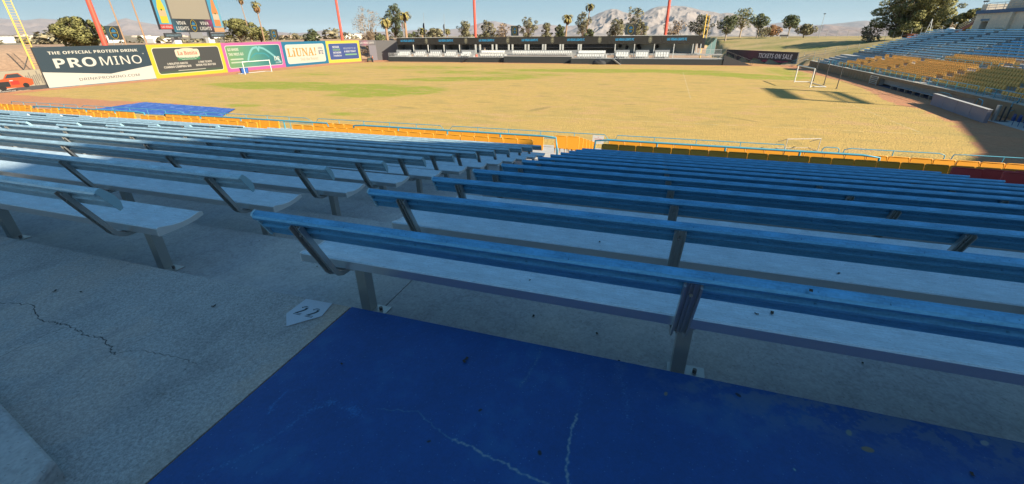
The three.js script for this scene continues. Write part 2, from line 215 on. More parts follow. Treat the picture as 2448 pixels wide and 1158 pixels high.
  const tp = tex(512, 256, (x, y) => { const n = pn(x * 30, y * 12, 30, 12, 61) * 0.6 + pn(x * 90, y * 40, 90, 40, 62) * 0.4; const k = n > 0.66 ? 0.35 : 0; return mixc([0.035, 0.10, 0.36], [0.16, 0.26, 0.55], k + 0.35 * (n - 0.4)); });
  const tg = new THREE.PlaneGeometry(1, 1, 60, 16).rotateX(-Math.PI / 2), P = tg.attributes.position, cs = [[-61.5, 33.0], [-41.6, 32.6], [-45.2, 37.9], [-61.6, 39.2]];
  for (let i = 0; i < P.count; i++) { const a = P.getX(i) + 0.5, b = 0.5 - P.getZ(i); const u = (cs[0][0] * (1 - a) + cs[1][0] * a) * (1 - b) + (cs[3][0] * (1 - a) + cs[2][0] * a) * b, v = (cs[0][1] * (1 - a) + cs[1][1] * a) * (1 - b) + (cs[3][1] * (1 - a) + cs[2][1] * a) * b; P.setXYZ(i, u, 0.05 + 0.09 * Math.abs(fbm2(u * 0.7, v * 1.1, 3)), -v); }
  tg.computeVertexNormals();
  tag(mesh('ground_tarp', tg, new THREE.MeshStandardMaterial({ map: tp, roughness: 0.6, side: THREE.DoubleSide })), 'large wrinkled blue tarpaulin spread on the dirt behind the front railing', 'tarpaulin');
}

// ---------------------------------------------------------------- the stand we are in: walkway, treads, walls
const RUN = 0.96, RISE = 0.193, WALK = 5.984, EDGE = 1.686;
const tread = (k) => WALK - RISE * k;                      // height of the k-th row's floor
{
  const stand = new THREE.Group(); stand.name = 'grandstand'; stand.userData.kind = 'structure'; scene.add(stand);
  const cuts = [-62, -46, -30, -22.15, -13.8, -1.553, 14.5];
  for (let k = 1; k <= 14; k++) for (let s = 0; s < cuts.length - 1; s++) mesh('tread', boxUV(cuts[s] + 0.004, cuts[s + 1] - 0.004, EDGE + (k - 1) * RUN - 0.05, EDGE + k * RUN, tread(k) - 0.5, tread(k) + (k === 14 ? 0.115 : 0)), concrete, stand);
  const e14 = EDGE + 14 * RUN;
  mesh('cross_aisle', boxUV(-62, 14.5, e14 - 0.03, 16.72, 2.5, 3.09), concrete, stand);
  for (let j = 1; j <= 8; j++) mesh('tread', boxUV(-62, 16, 16.7 + (j - 1) * 0.96 - 0.02, 16.7 + j * 0.96, 3.09 - 0.25 * j - 0.45, 3.09 - 0.25 * j), concrete, stand);
  mesh('front_slab', boxUV(-62, 22, 24.36, 26.1, 0.5, 0.995), concrete, stand);
  mesh('front_wall', boxUV(-62, 22, 26.08, 26.4, -0.1, 1.06), concrete, stand);
  mesh('walkway_slab', boxUV(-62, -6.004, -7.5, EDGE, WALK - 0.6, WALK), concrete, stand);
  mesh('walkway_slab', boxUV(-6, 14.5, -7.5, -0.604, WALK - 0.6, WALK), concrete, stand);
  mesh('walkway_slab', boxUV(5.504, 14.5, -0.6, EDGE, WALK - 0.6, WALK), concrete, stand);
  // floor in front of the camera: its own map with the cracks, stains and wear that are there
  const slab = (u0, u1, v0, v1, w, h, base, draw, bs) => {
    const t = canvasTex(w, h, (x) => {
      const im = x.createImageData(w, h); for (let j = 0; j < h; j++) for (let i = 0; i < w; i++) { const c = base(u0 + (u1 - u0) * i / w, v1 - (v1 - v0) * j / h), k = (j * w + i) * 4; im.data[k] = toS(c[0]); im.data[k + 1] = toS(c[1]); im.data[k + 2] = toS(c[2]); im.data[k + 3] = 255; } x.putImageData(im, 0, 0);
      const X = (u) => (u - u0) / (u1 - u0) * w, Y = (v) => (v1 - v) / (v1 - v0) * h, S = w / (u1 - u0);
      draw(x, X, Y, S);
    });
    const g = boxUV(u0, u1, v0, v1, WALK - 0.6, WALK), p = g.attributes.position, uv = g.attributes.uv; for (let i = 0; i < p.count; i++) uv.setXY(i, (p.getX(i) - u0) / (u1 - u0), (-p.getZ(i) - v0) / (v1 - v0));
    const bt = cBump.clone(); bt.repeat.set((u1 - u0) / 1.1, (v1 - v0) / 1.1); bt.needsUpdate = true;
    mesh('walkway_slab', g, new THREE.MeshStandardMaterial({ map: t, bumpMap: bt, bumpScale: bs, roughness: bs > 0.002 ? 0.92 : 0.6 }), stand);
  };
  const jag = (x, X, Y, pts, wd, col, j = 0.012) => { x.strokeStyle = col; x.lineCap = 'round'; for (let i = 1; i < pts.length; i++) { const a = pts[i - 1], b = pts[i], n = 7; let px = a[0], py = a[1]; for (let k = 1; k <= n; k++) { const f = k / n, e = k < n ? 1 : 0, qx = a[0] + (b[0] - a[0]) * f + rr(-j, j) * e, qy = a[1] + (b[1] - a[1]) * f + rr(-j, j) * e; x.lineWidth = wd * rr(0.5, 1.5); x.beginPath(); x.moveTo(X(px), Y(py)); x.lineTo(X(qx), Y(qy)); x.stroke(); px = qx; py = qy; } } };
  slab(-6, -1.556, -0.6, EDGE, 2048, 1054, (u, v) => {
    const l = fbm2(u * 1.1, v * 1.3, 4), m = fbm2(u * 5, v * 5, 3), f = fbm2(u * 34, v * 34, 2), g = rnd() - 0.5; const f2 = fbm2(u * 70 + 3, v * 70, 2); let q = 0.335 * (1 + 0.15 * l + 0.10 * m + 0.30 * f + 0.42 * f2 + 0.30 * g); if (f2 > 0.42) q *= 0.62;
    let c = [q * 1.03, q, q * 0.95]; c = mixc(c, [q * 1.05, q * 0.95, q * 0.86], sstep(-0.05, 0.35, l + 0.4 * m)); c = mixc(c, [q * 0.72, q * 0.70, q * 0.68], sstep(0.18, 0.42, fbm2(u * 2.3 + 30, v * 0.9 + 7, 4) + 0.25 * m) * 0.45);
    const e = sstep(-1.72, -1.57, u + 0.07 * m) * (0.35 + 0.65 * sstep(1.25, 1.6, v + 0.1 * l)); c = mixc(c, [0.40, 0.33, 0.255].map((z) => z * (1 + 0.3 * g + 0.2 * f)), e * 0.75); return c;      // sandy dirt along the joint
  }, (x, X, Y, S) => {
    const dk = 'rgba(36,34,32,0.8)', w = S * 0.0030;
    jag(x, X, Y, [[-3.9, 1.07], [-3.582, 1.093], [-3.378, 1.139], [-3.274, 1.1], [-3.141, 1.057], [-3.028, 1.064], [-2.933, 1.07], [-2.825, 1.058], [-2.731, 1.043], [-2.614, 1.051], [-2.51, 1.02], [-2.419, 0.982]], w * 1.35, dk, 0.009);
    jag(x, X, Y, [[-2.419, 0.982], [-2.39, 1.018], [-2.336, 1.042], [-2.212, 1.058], [-2.076, 1.062], [-1.96, 1.058]], w * 0.7, 'rgba(40,36,32,0.7)', 0.006);
    jag(x, X, Y, [[-2.915, 1.06], [-2.944, 1.001], [-2.942, 0.929], [-2.945, 0.799], [-2.95, 0.6]], w * 0.7, dk, 0.006); jag(x, X, Y, [[-2.397, 1.022], [-2.416, 1.095], [-2.397, 1.156], [-2.387, 1.227]], w * 0.45, 'rgba(40,36,32,0.6)', 0.006); jag(x, X, Y, [[-2.426, 0.974], [-2.412, 0.884], [-2.388, 0.819]], w * 0.4, 'rgba(40,36,32,0.5)', 0.004);
    for (let i = 0; i < 46; i++) { const u = rr(-4.6, -1.6), v = rr(0.3, 1.68); x.fillStyle = `rgba(25,24,24,${rr(0.3, 0.8)})`; x.beginPath(); x.ellipse(X(u), Y(v), S * rr(0.002, 0.007), S * rr(0.001, 0.003), rr(0, 3), 0, 7); x.fill(); }
    for (let i = 0; i < 26; i++) { const u = rr(-4.6, -1.8), v = rr(0.2, 1.6); for (let k = 0; k < 70; k++) { x.fillStyle = `rgba(70,58,44,${rr(0.05, 0.22)})`; const a = rr(0, 6.3), d = Math.abs(rr(-1, 1) + rr(-1, 1)) * 0.10; x.fillRect(X(u + Math.cos(a) * d * 2), Y(v + Math.sin(a) * d * 0.6), S * rr(0.003, 0.012), S * rr(0.002, 0.006)); } }
  }, 0.0026);
  slab(-1.547, 5.5, -0.6, EDGE + 0.004, 2048, 664, (u, v) => {
    const l = fbm2(u * 1.4 + 8, v * 1.4, 4), m = fbm2(u * 7, v * 7, 3), f = fbm2(u * 30, v * 30, 2), g = rnd() - 0.5; const q = 1 + 0.16 * l + 0.10 * m + 0.10 * f + 0.16 * g;
    let c = [0.003 * q, 0.055 * q, 0.215 * q]; c = mixc(c, [0.012, 0.095, 0.25], sstep(0.12, 0.6, l + 0.5 * m) * 0.45); if (rnd() > 0.995) c = mixc(c, [0.12, 0.25, 0.42], rr(0.2, 0.8));
    return mixc(c, [0.09, 0.13, 0.17], sstep(EDGE - 0.30, EDGE, v) * sstep(-0.2, 0.9, u + 0.6 * m) * sstep(0.0, 0.5, 0.3 + m + f * 0.6) * 0.55);      // worn paint along the edge
  }, (x, X, Y, S) => {
    const dust = (pts, n, sp, a, col = '150,175,190') => { for (let i = 1; i < pts.length; i++) for (let k = 0; k < n; k++) { const f = rnd(), u = pts[i - 1][0] + (pts[i][0] - pts[i - 1][0]) * f + rr(-sp, sp) * rnd(), v = pts[i - 1][1] + (pts[i][1] - pts[i - 1][1]) * f + rr(-sp, sp) * rnd(); x.fillStyle = `rgba(${col},${rr(0.1, a)})`; x.fillRect(X(u), Y(v), S * rr(0.0015, 0.005), S * rr(0.0015, 0.004)); } };
    jag(x, X, Y, [[-0.6, 1.04], [-0.515, 1.037], [-0.462, 1.012], [-0.387, 1.009], [-0.316, 0.987], [-0.205, 0.976], [-0.05, 0.93]], S * 0.008, 'rgba(140,150,150,0.5)', 0.006); jag(x, X, Y, [[-0.972, 1.083], [-0.866, 1.107], [-0.796, 1.123], [-0.69, 1.068], [-0.6, 1.042]], S * 0.004, 'rgba(120,150,150,0.35)', 0.006);
    jag(x, X, Y, [[-0.165, 1.313], [-0.17, 1.245], [-0.167, 1.164], [-0.163, 1.09], [-0.139, 0.997], [-0.12, 0.8]], S * 0.009, 'rgba(140,150,150,0.5)', 0.005); dust([[-0.183, 1.623], [-0.174, 1.457], [-0.165, 1.313]], 90, 0.02, 0.3); dust([[-0.411, 1.671], [-0.414, 1.565], [-0.424, 1.459], [-0.441, 1.385]], 90, 0.018, 0.4, '150,160,140'); dust([[-0.042, 1.668], [-0.001, 1.538], [0.025, 1.445], [0.029, 1.353]], 90, 0.03, 0.35);
    dust([[-1.406, 0.619], [-1.335, 0.713], [-1.282, 0.816], [-1.257, 0.897], [-1.238, 0.993], [-1.177, 1.048], [-1.046, 1.043]], 60, 0.016, 0.5, '90,150,190'); dust([[-1.08, 1.06], [-1.03, 1.03]], 260, 0.05, 0.45, '60,140,200'); dust([[-1.257, 0.95], [-1.2, 1.05], [-1.16, 1.07]], 150, 0.03, 0.35, '60,140,200'); dust([[-1.412, 1.062], [-1.408, 0.963], [-1.389, 0.922]], 90, 0.012, 0.4, '60,140,200');
    for (const [u, v, r, c] of [[-0.554, 1.209, 0.009, '18,16,14'], [-0.265, 1.088, 0.011, '18,16,14'], [-0.685, 1.006, 0.008, '20,20,20'], [0.899, 1.477, 0.022, '120,105,75'], [0.859, 1.543, 0.016, '110,120,110'], [1.327, 1.644, 0.018, '120,130,130'], [0.476, 1.626, 0.013, '15,20,30'], [0.18, 1.539, 0.012, '120,110,90'], [0.62, 1.30, 0.006, '150,180,150'], [1.1, 1.1, 0.008, '20,18,16'], [2.0, 1.5, 0.02, '110,110,90'], [1.7, 1.2, 0.01, '20,18,16']]) { x.fillStyle = `rgba(${c},0.85)`; x.beginPath(); x.ellipse(X(u), Y(v), S * r, S * r * 0.6, rr(0, 3), 0, 7); x.fill(); }
    for (let i = 0; i < 60; i++) { const u = rr(-1.5, 3), v = rr(0.5, 1.68); dust([[u, v], [u + rr(-0.06, 0.06), v + rr(-0.05, 0.05)]], 14, 0.01, 0.25, '80,150,200'); }
  }, 0.0012);
  // raised concrete kerb by the photographer's feet
  const kerb = new THREE.Shape(); [[-2.62, 0.60], [-1.86, 0.452], [-1.80, 0.36], [-1.80, -0.4], [-2.9, -0.4], [-2.9, 0.5]].forEach((p, i) => (i ? kerb.lineTo(...p) : kerb.moveTo(...p)));
  mesh('kerb', muv(new THREE.ExtrudeGeometry(kerb, { depth: 0.10, bevelSize: 0.02, bevelThickness: 0.02, bevelSegments: 3 }).rotateX(-Math.PI / 2).translate(0, WALK - 0.02, 0)), concrete, stand);
}
{ // white home-plate stencil with the section number 22
  const pts = [[-1.859, 1.676], [-1.675, 1.681], [-1.648, 1.557], [-1.766, 1.423], [-1.856, 1.516]];
  const t = canvasTex(256, 256, (x) => { x.fillStyle = '#b4bcc4'; x.fillRect(0, 0, 256, 256); for (let i = 0; i < 2600; i++) { x.fillStyle = `rgba(${rnd() > 0.5 ? '215,220,225' : '120,125,128'},${rr(0.05, 0.25)})`; x.fillRect(rr(0, 256), rr(0, 256), rr(1, 4), rr(1, 3)); } x.fillStyle = '#3a4348'; x.font = 'bold 112px sans-serif'; x.textAlign = 'center'; for (const q of [86, 172]) x.fillText('2', q, 152); x.fillStyle = '#b4bcc4'; for (const q of [64, 128]) x.fillRect(40, q + 14, 180, 5); });
  const s = new THREE.Shape(pts.map((p) => new THREE.Vector2(...p))), g = new THREE.ShapeGeometry(s), uv = g.attributes.uv, p = g.attributes.position;
  for (let i = 0; i < p.count; i++) uv.setXY(i, (p.getX(i) + 1.875) / 0.235, (p.getY(i) - 1.42) / 0.265);
  tag(mesh('plate_stencil', g.rotateX(-Math.PI / 2).translate(0, WALK + 0.004, 0), new THREE.MeshStandardMaterial({ map: t, roughness: 0.85 })), 'white painted home plate with number 22 on the concrete by the blue floor', 'floor marking');
}

scene.fog = new THREE.FogExp2(new THREE.Color(0.70, 0.82, 0.95), 0.000028);

// ---------------------------------------------------------------- benches
const BT = [0, 0.781], BD = [0.442, -0.897], BN = [-0.897, -0.442];
const bp = (t, o) => [BT[0] + BD[0] * 0.17 * t + BN[0] * o, BT[1] + BD[1] * 0.17 * t + BN[1] * o];
const seatPts = [[0.230, 0.377], [0.229, 0.424], [0.234, 0.4305], [0.243, 0.432], [0.27, 0.427], [0.33, 0.4135], [0.40, 0.4085], [0.46, 0.4145], [0.51, 0.427], [0.54, 0.434], [0.552, 0.433], [0.5605, 0.425], [0.562, 0.413], [0.552, 0.404], [0.50, 0.395], [0.40, 0.382], [0.30, 0.379]];
const backPts = [[0.0, -0.016], [1.0, -0.016], [1.0, -0.004], [0.93, -0.006], [0.84, -0.008], [0.72, -0.010], [0.66, -0.006], [0.60, 0.012], [0.555, 0.0165], [0.50, 0.013], [0.45, -0.004], [0.36, -0.011], [0.27, -0.010], [0.22, -0.004], [0.205, 0.020], [0.15, 0.030], [0.07, 0.030], [0.015, 0.020], [-0.015, 0.003]].map((p) => bp(...p));
const capBack = [[-0.02, -0.016], [0.2, -0.030], [0.5, -0.042], [0.8, -0.036], [1.02, -0.016], [1.02, 0.007], [0.6, 0.0125], [0.2, 0.016], [0.03, 0.0245], [-0.02, 0.012]].map((p) => bp(...p));
const capSeat = [[0.226, 0.372], [0.225, 0.430], [0.244, 0.4345], [0.33, 0.416], [0.40, 0.411], [0.46, 0.417], [0.54, 0.437], [0.563, 0.431], [0.566, 0.405], [0.50, 0.386], [0.40, 0.374], [0.30, 0.372]];
// back bracket: a channel that runs down behind the backrest and turns under the seat
const upC = [bp(0.215, 0.026), bp(1.0, 0.026), [0.150, 0.424], [0.166, 0.390], [0.188, 0.364], [0.220, 0.350], [0.26, 0.348], [0.40, 0.350]];
function offsetStrip(c, a, b) { const L = [], R = []; for (let i = 0; i < c.length; i++) { const p = c[Math.max(0, i - 1)], q = c[Math.min(c.length - 1, i + 1)]; const dx = q[0] - p[0], dy = q[1] - p[1], l = Math.hypot(dx, dy), nx = -dy / l, ny = dx / l; L.push([c[i][0] + nx * a, c[i][1] + ny * a]); R.push([c[i][0] + nx * b, c[i][1] + ny * b]); } return [...L, ...R.reverse()]; }
const upGeo = merge([extrudeX(offsetStrip(upC, 0.012, 0.006), -0.034, 0.034), extrudeX(offsetStrip(upC, 0.0058, -0.018), -0.034, -0.026), extrudeX(offsetStrip(upC, 0.0058, -0.018), 0.026, 0.034), extrudeX(offsetStrip(upC, 0.0058, -0.003), -0.011, -0.005), extrudeX(offsetStrip(upC, 0.0058, -0.003), 0.005, 0.011)]);
const boltGeo = (() => { const p = bp(0.62, 0.030), g = new THREE.CylinderGeometry(0.008, 0.008, 0.012, 8).rotateX(Math.PI / 2 - 0.46); return strip(g.translate(0.0, p[1], -p[0] + 0.004)); })();
const legGeo = merge([box(-0.034, 0.034, 0, 0.381, -0.335, -0.405)]);
const plateGeo = merge([box(0.036, 0.135, 0, 0.007, -0.322, -0.418), box(-0.05, 0.036, 0, 0.005, -0.322, -0.418)]);
const plateBolt = strip(new THREE.CylinderGeometry(0.011, 0.011, 0.022, 6).translate(0.085, 0.017, -0.37));
const underGeo = box(-0.03, 0.03, 0.351, 0.379, -0.25, -0.50);
function makeBench(L, backM = backSilver, capM = capAl) { // origin: middle of the bench, on its floor, below the top of the backrest
  const b = new THREE.Group(); b.name = 'bench';
  mesh('seat', extrudeX(seatPts, -L / 2, L / 2), seatAl, b); mesh('seat_edge', box(-L / 2, L / 2, 0.376, 0.4255, -0.2245, -0.2288), nosing, b); mesh('backrest', extrudeX(backPts, -L / 2, L / 2), backM, b);
  for (const s of [-1, 1]) { mesh('end_cap', extrudeX(capSeat, s > 0 ? L / 2 : -L / 2 - 0.01, s > 0 ? L / 2 + 0.01 : -L / 2), capAl, b); mesh('end_cap', extrudeX(capBack, s > 0 ? L / 2 : -L / 2 - 0.012, s > 0 ? L / 2 + 0.012 : -L / 2), capM, b); }
  const n = Math.round((L - 0.62) / 1.88);
  for (let i = 0; i <= n; i++) { const x = -L / 2 + 0.31 + (L - 0.62) * i / n;
    const lg = mesh('leg', legGeo, galv, b); lg.position.x = x; const pl = mesh('foot_plate', plateGeo, galv, lg); mesh('bolt', plateBolt, boltM, lg);
    const up = mesh('back_bracket', upGeo, galv, b); up.position.x = x - 0.05; mesh('bolt', boltGeo, boltM, up); mesh('seat_bracket', underGeo, galv, lg); }
  return b;
}
const sections = [ // [left end, right end, where]
  [-1.944, 6.24, 'right of the nearest aisle', 12], [-13.2, -3.17, 'left of the nearest aisle', 12], [-21.5, -14.34, 'between the second and third aisles', 12], [-29.6, -22.65, 'beyond the third aisle', 12], [-45.5, -30.7, 'in the far left block', 12]];
for (const [u0, u1, where, rows] of sections) {
  const proto = makeBench(u1 - u0, u0 > -3 ? backBlue : backSilver, u0 > -22 ? capBlue : capAl);  // right of the aisle, blue of the shade is put into silver backs
  for (let k = 1; k <= rows; k++) {
    if (u0 < -40 && k < 8) continue; if (u0 < -22 && u0 > -40 && k < 6) continue; if (u0 < -14 && u0 > -22 && k < 4) continue;
    const b = proto.clone(); b.name = numbered('bench'); b.position.set((u0 + u1) / 2, tread(k), -(1.57 + (k - 1) * RUN)); scene.add(b);
    b.rotation.y = rr(-0.0012, 0.0012);
    tag(b, `aluminium bench, ${ORD[k - 1]} row below the walkway, ${where}`, 'bench', 'aluminium benches of the stand ' + where);
  }
}

// ---------------------------------------------------------------- tip-up seats
function bend(g, k) { const p = g.attributes.position; for (let i = 0; i < p.count; i++) p.setZ(i, p.getZ(i) - k * p.getX(i) * p.getX(i)); g.computeVertexNormals(); return g; }
const shellG = (w, h, d, k) => bend(strip(new THREE.ExtrudeGeometry(rrect(w, h, 0.035), { depth: d, bevelSize: 0.007, bevelThickness: 0.007, bevelSegments: 2, curveSegments: 4 })), k);
const sBack = shellG(0.478, 0.475, 0.014, 0.22).rotateX(-0.16).translate(0, 0.41, 0.0);
const sRim = bend(strip(new THREE.TubeGeometry(new THREE.CatmullRomCurve3([[-0.232, 0.02], [-0.232, 0.44], [-0.2, 0.472], [0.2, 0.472], [0.232, 0.44], [0.232, 0.02]].map((p) => new THREE.Vector3(p[0], p[1], 0.012)), false, 'catmullrom', 0.1), 20, 0.014, 5)), 0.22).rotateX(-0.16).translate(0, 0.41, 0.0);
const sPan = shellG(0.40, 0.36, 0.035, 0.1).rotateX(0.10).translate(0, 0.42, -0.13);
const sArm = merge([box(-0.245, -0.225, 0.0, 0.60, -0.10, -0.06), box(-0.252, -0.218, 0.58, 0.615, -0.29, -0.03), box(-0.25, -0.22, 0.36, 0.44, -0.26, -0.02)]);
const sFar = merge([sBack.clone(), sPan.clone(), sArm.clone()].map((g) => muv(g)));
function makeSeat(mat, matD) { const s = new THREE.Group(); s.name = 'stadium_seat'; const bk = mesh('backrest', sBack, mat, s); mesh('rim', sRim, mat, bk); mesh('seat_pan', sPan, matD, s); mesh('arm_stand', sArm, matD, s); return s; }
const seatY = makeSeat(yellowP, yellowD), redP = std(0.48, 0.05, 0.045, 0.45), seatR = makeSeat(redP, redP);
const pitch = 0.5;
function seatRow(proto, u0, u1, v, h, label, group) { const n = Math.floor((u1 - u0) / pitch); for (let i = 0; i < n; i++) { const s = proto.clone(); s.name = numbered('stadium_seat'); s.position.set(u0 + (i + 0.5) * pitch, h, -v); s.rotation.y = rr(-0.03, 0.03); scene.add(s); tag(s, `yellow seat, ${nth(i + 1)} from the left, ${label}`, 'stadium seat', group); } }
const yb = [[-1.55, 13.2, 'right of the nearest aisle'], [-13.2, -3.3, 'left of the nearest aisle'], [-21.4, -14.5, 'between the second and third aisles'], [-29.4, -22.8, 'beyond the third aisle'], [-43, -30.9, 'in the far left block']];
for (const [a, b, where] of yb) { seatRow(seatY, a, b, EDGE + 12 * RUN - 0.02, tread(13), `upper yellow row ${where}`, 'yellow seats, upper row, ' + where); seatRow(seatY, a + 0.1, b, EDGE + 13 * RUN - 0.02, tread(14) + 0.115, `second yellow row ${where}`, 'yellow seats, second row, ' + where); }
for (let j = 1; j <= 6; j++) for (const [u, w] of [[-3.6, 'left'], [-3.1, 'left']]) { const s = seatY.clone(); s.name = numbered('stadium_seat'); s.position.set(u - 0.0, 3.09 - 0.25 * j, -(16.9 + (j - 1) * 0.96)); scene.add(s); tag(s, `yellow seat below the rail, ${ORD[j - 1]} row down, ${u < -3.3 ? 'second from' : 'right at'} the aisle`, 'stadium seat', 'yellow seats below the cross aisle'); }
for (const [k, u] of [[12, 6.75], [11, 7.1], [10, 7.3], [9, 7.6]]) for (let i = 0; i < 9; i++) { const s = seatR.clone(); s.name = numbered('stadium_seat'); s.position.set(u + i * 0.56, tread(k), -(EDGE + (k - 1) * RUN - 0.06)); s.rotation.y = -0.12; s.scale.set(1.1, 1, 1); scene.add(s); tag(s, `dark red seat, ${nth(i + 1)} from the left, ${ORD[k - 1]} row, right of the benches`, 'stadium seat', `dark red seats, ${ORD[k - 1]} row`); }

// ---------------------------------------------------------------- railings of the near stand
function railing(u0, u1, v, base, top, r, label, group, mat = bluePipe, mid = false) {
  const t = thing('railing', label, 'railing', [(u0 + u1) / 2, base, -v], 0, group), L = (u1 - u0) / 2, h = top - base, c = Math.min(0.14, L * 0.4), pts = [[-L, 0, 0], [-L, h - c, 0]];
  for (let i = 1; i <= 4; i++) { const a = i / 4 * Math.PI / 2; pts.push([-L + c - c * Math.cos(a), h - c + c * Math.sin(a), 0]); } for (let i = 4; i >= 0; i--) { const a = i / 4 * Math.PI / 2; pts.push([L - c + c * Math.cos(a), h - c + c * Math.sin(a), 0]); } pts.push([L, 0, 0]);
  mesh('handrail', pipe(pts, r), mat, t); const n = Math.max(1, Math.round(2 * L / 2.0)); for (let i = 1; i < n; i++) mesh('post', bar([-L + 2 * L * i / n, 0, 0], [-L + 2 * L * i / n, h, 0], r * 0.9), mat, t);
  if (mid) mesh('lower_rail', bar([-L, h * 0.52, 0], [L, h * 0.52, 0], r * 0.7), mat, t);
  return t;
}
const fr = [[-60, -50.1], [-49.8, -37], [-36.7, -24.2], [-23.9, -13.45], [-13.15, -2.65], [-2.35, 6.62], [8.25, 9.0], [9.2, 13.4], [13.65, 21.5]];
const frl = ['at the far left end', 'in front of the dirt, left of the blue tarpaulin', 'passing in front of the blue tarpaulin', 'just right of the blue tarpaulin', 'carrying the small white sign', 'right of the small white sign', 'a short piece near the small white goal', 'between the short rail and the shaded dirt', 'at the right end, by the shaded dirt'];
fr.forEach(([a, b], i) => railing(a, b, 26.24, 1.06, 1.925, 0.024, `light blue front pipe railing ${frl[i]}`, 'front railings along the field', bluePipe, true));
[[-1.86, 5.75, 'right of the nearest aisle'], [-10.95, -3.05, 'left of the nearest aisle'], [-20.9, -11.95, 'between the second and third aisles'], [-30, -22, 'beyond the third aisle']].forEach(([a, b, w]) => railing(a, b, 13.86, 3.475, 4.352, 0.032, `thick blue pipe railing between the yellow rows ${w}`, 'pipe railings between the yellow rows'));
{ const t = canvasTex(128, 96, (x) => { x.fillStyle = '#c9c3bd'; x.fillRect(0, 0, 128, 96); x.fillStyle = 'rgba(190,90,80,0.55)'; x.fillRect(58, 16, 14, 8); x.fillRect(22, 36, 84, 9); x.fillRect(28, 52, 72, 9); x.fillStyle = 'rgba(120,120,125,0.4)'; x.fillRect(30, 70, 66, 5); });
  const g = new THREE.BoxGeometry(0.66, 0.5, 0.02); tag(mesh('rail_sign', g.translate(-3.3, 1.62, -26.19), [whiteP, whiteP, whiteP, whiteP, new THREE.MeshStandardMaterial({ map: t, roughness: 0.7 }), whiteP]), 'small white sign with faded red print hung on the front railing', 'sign'); }

// ---------------------------------------------------------------- press box and floodlight rack behind home plate (right of the frame; they cast the shade over the near seats)
{
  const poly = [[19.4, -16], [19.45, -1.7], [22, -0.7], [23.6, 1.1], [26.2, 3.5], [41, 3.5], [57.3, 24], [62, 37.5], [65, 54.5], [65.6, 58], [86, 58], [86, -16]];
  const t = thing('press_box', 'tall concrete press box building behind home plate, right of the view', 'building', [0, 0, 0]);
  const sh = (k) => { const s = new THREE.Shape(); const cx = 55, cy = 20; poly.forEach((p, i) => { const q = [p[0] + (cx - p[0]) * k, p[1] + (cy - p[1]) * k]; i ? s.lineTo(...q) : s.moveTo(...q); }); return s; };
  mesh('wall', muv(new THREE.ExtrudeGeometry(sh(0.02), { depth: 16.4, bevelEnabled: false }).rotateX(-Math.PI / 2).translate(0, 5.2, 0)), concrete, t);
  mesh('roof', muv(new THREE.ExtrudeGeometry(sh(0), { depth: 0.4, bevelEnabled: false }).rotateX(-Math.PI / 2).translate(0, 21.6, 0)), concrete, t);
  const l = thing('floodlight_rack', 'twin-mast floodlight rack standing behind the press box', 'floodlight', [73, 22, -47.2]);
  for (const z of [-5.3, 5.3]) { mesh('mast', bar([0, 0, z], [0, 13.2, z], 0.16, 8), galv, l); mesh('frame_post', box(-0.2, 0.2, 8.6, 13.4, z - 0.35, z + 0.35), galv, l); }
  mesh('crossarm', box(-0.3, 0.3, 12.2, 13.5, -5.6, 5.6), galv, l); mesh('crossarm', box(-0.25, 0.25, 8.5, 9.05, -5.6, 5.6), galv, l); mesh('crossarm', box(-0.15, 0.15, 9.6, 9.85, -5.6, 5.6), galv, l);
}

// ---------------------------------------------------------------- outfield wall boards
const vinyl = new THREE.Color().setRGB(0.41, 0.40, 0.39);   // darkens the print colour so sunlit boards keep from clipping
function board(name, label, p0, p1, h0, h1, draw, cw, ch, thick = 0.3, backMat = darkP, ink = vinyl) {
  const L = Math.hypot(p1[0] - p0[0], p1[1] - p0[1]), t = thing(name, label, 'billboard', [(p0[0] + p1[0]) / 2, h0, -(p0[1] + p1[1]) / 2], Math.atan2(p1[1] - p0[1], p1[0] - p0[0]), 'boards of the outfield wall');
  mesh('panel', box(-L / 2, L / 2, 0, h1 - h0, -thick, 0), backMat, t);
  if (draw) mesh('printed_face', new THREE.PlaneGeometry(L - 0.02, h1 - h0 - 0.02).translate(0, (h1 - h0) / 2, 0.01), new THREE.MeshStandardMaterial({ map: canvasTex(cw, ch, draw), color: ink, roughness: 0.65 }), t);
  return t;
}
function rr2(x, a, b, w, h, r) { x.beginPath(); x.moveTo(a + r, b); x.lineTo(a + w - r, b); x.quadraticCurveTo(a + w, b, a + w, b + r); x.lineTo(a + w, b + h - r); x.quadraticCurveTo(a + w, b + h, a + w - r, b + h); x.lineTo(a + r, b + h); x.quadraticCurveTo(a, b + h, a, b + h - r); x.lineTo(a, b + r); x.quadraticCurveTo(a, b, a + r, b); x.closePath(); }
function txt(x, s, cx, cy, size, wid, col, font = 'bold', fam = 'sans-serif') { x.save(); x.font = `${font} ${size}px ${fam}`; x.textAlign = 'center'; x.textBaseline = 'middle'; x.fillStyle = col; const m = x.measureText(s).width; x.translate(cx, cy); x.scale(wid / m, 1); x.fillText(s, 0, 0); x.restore(); }
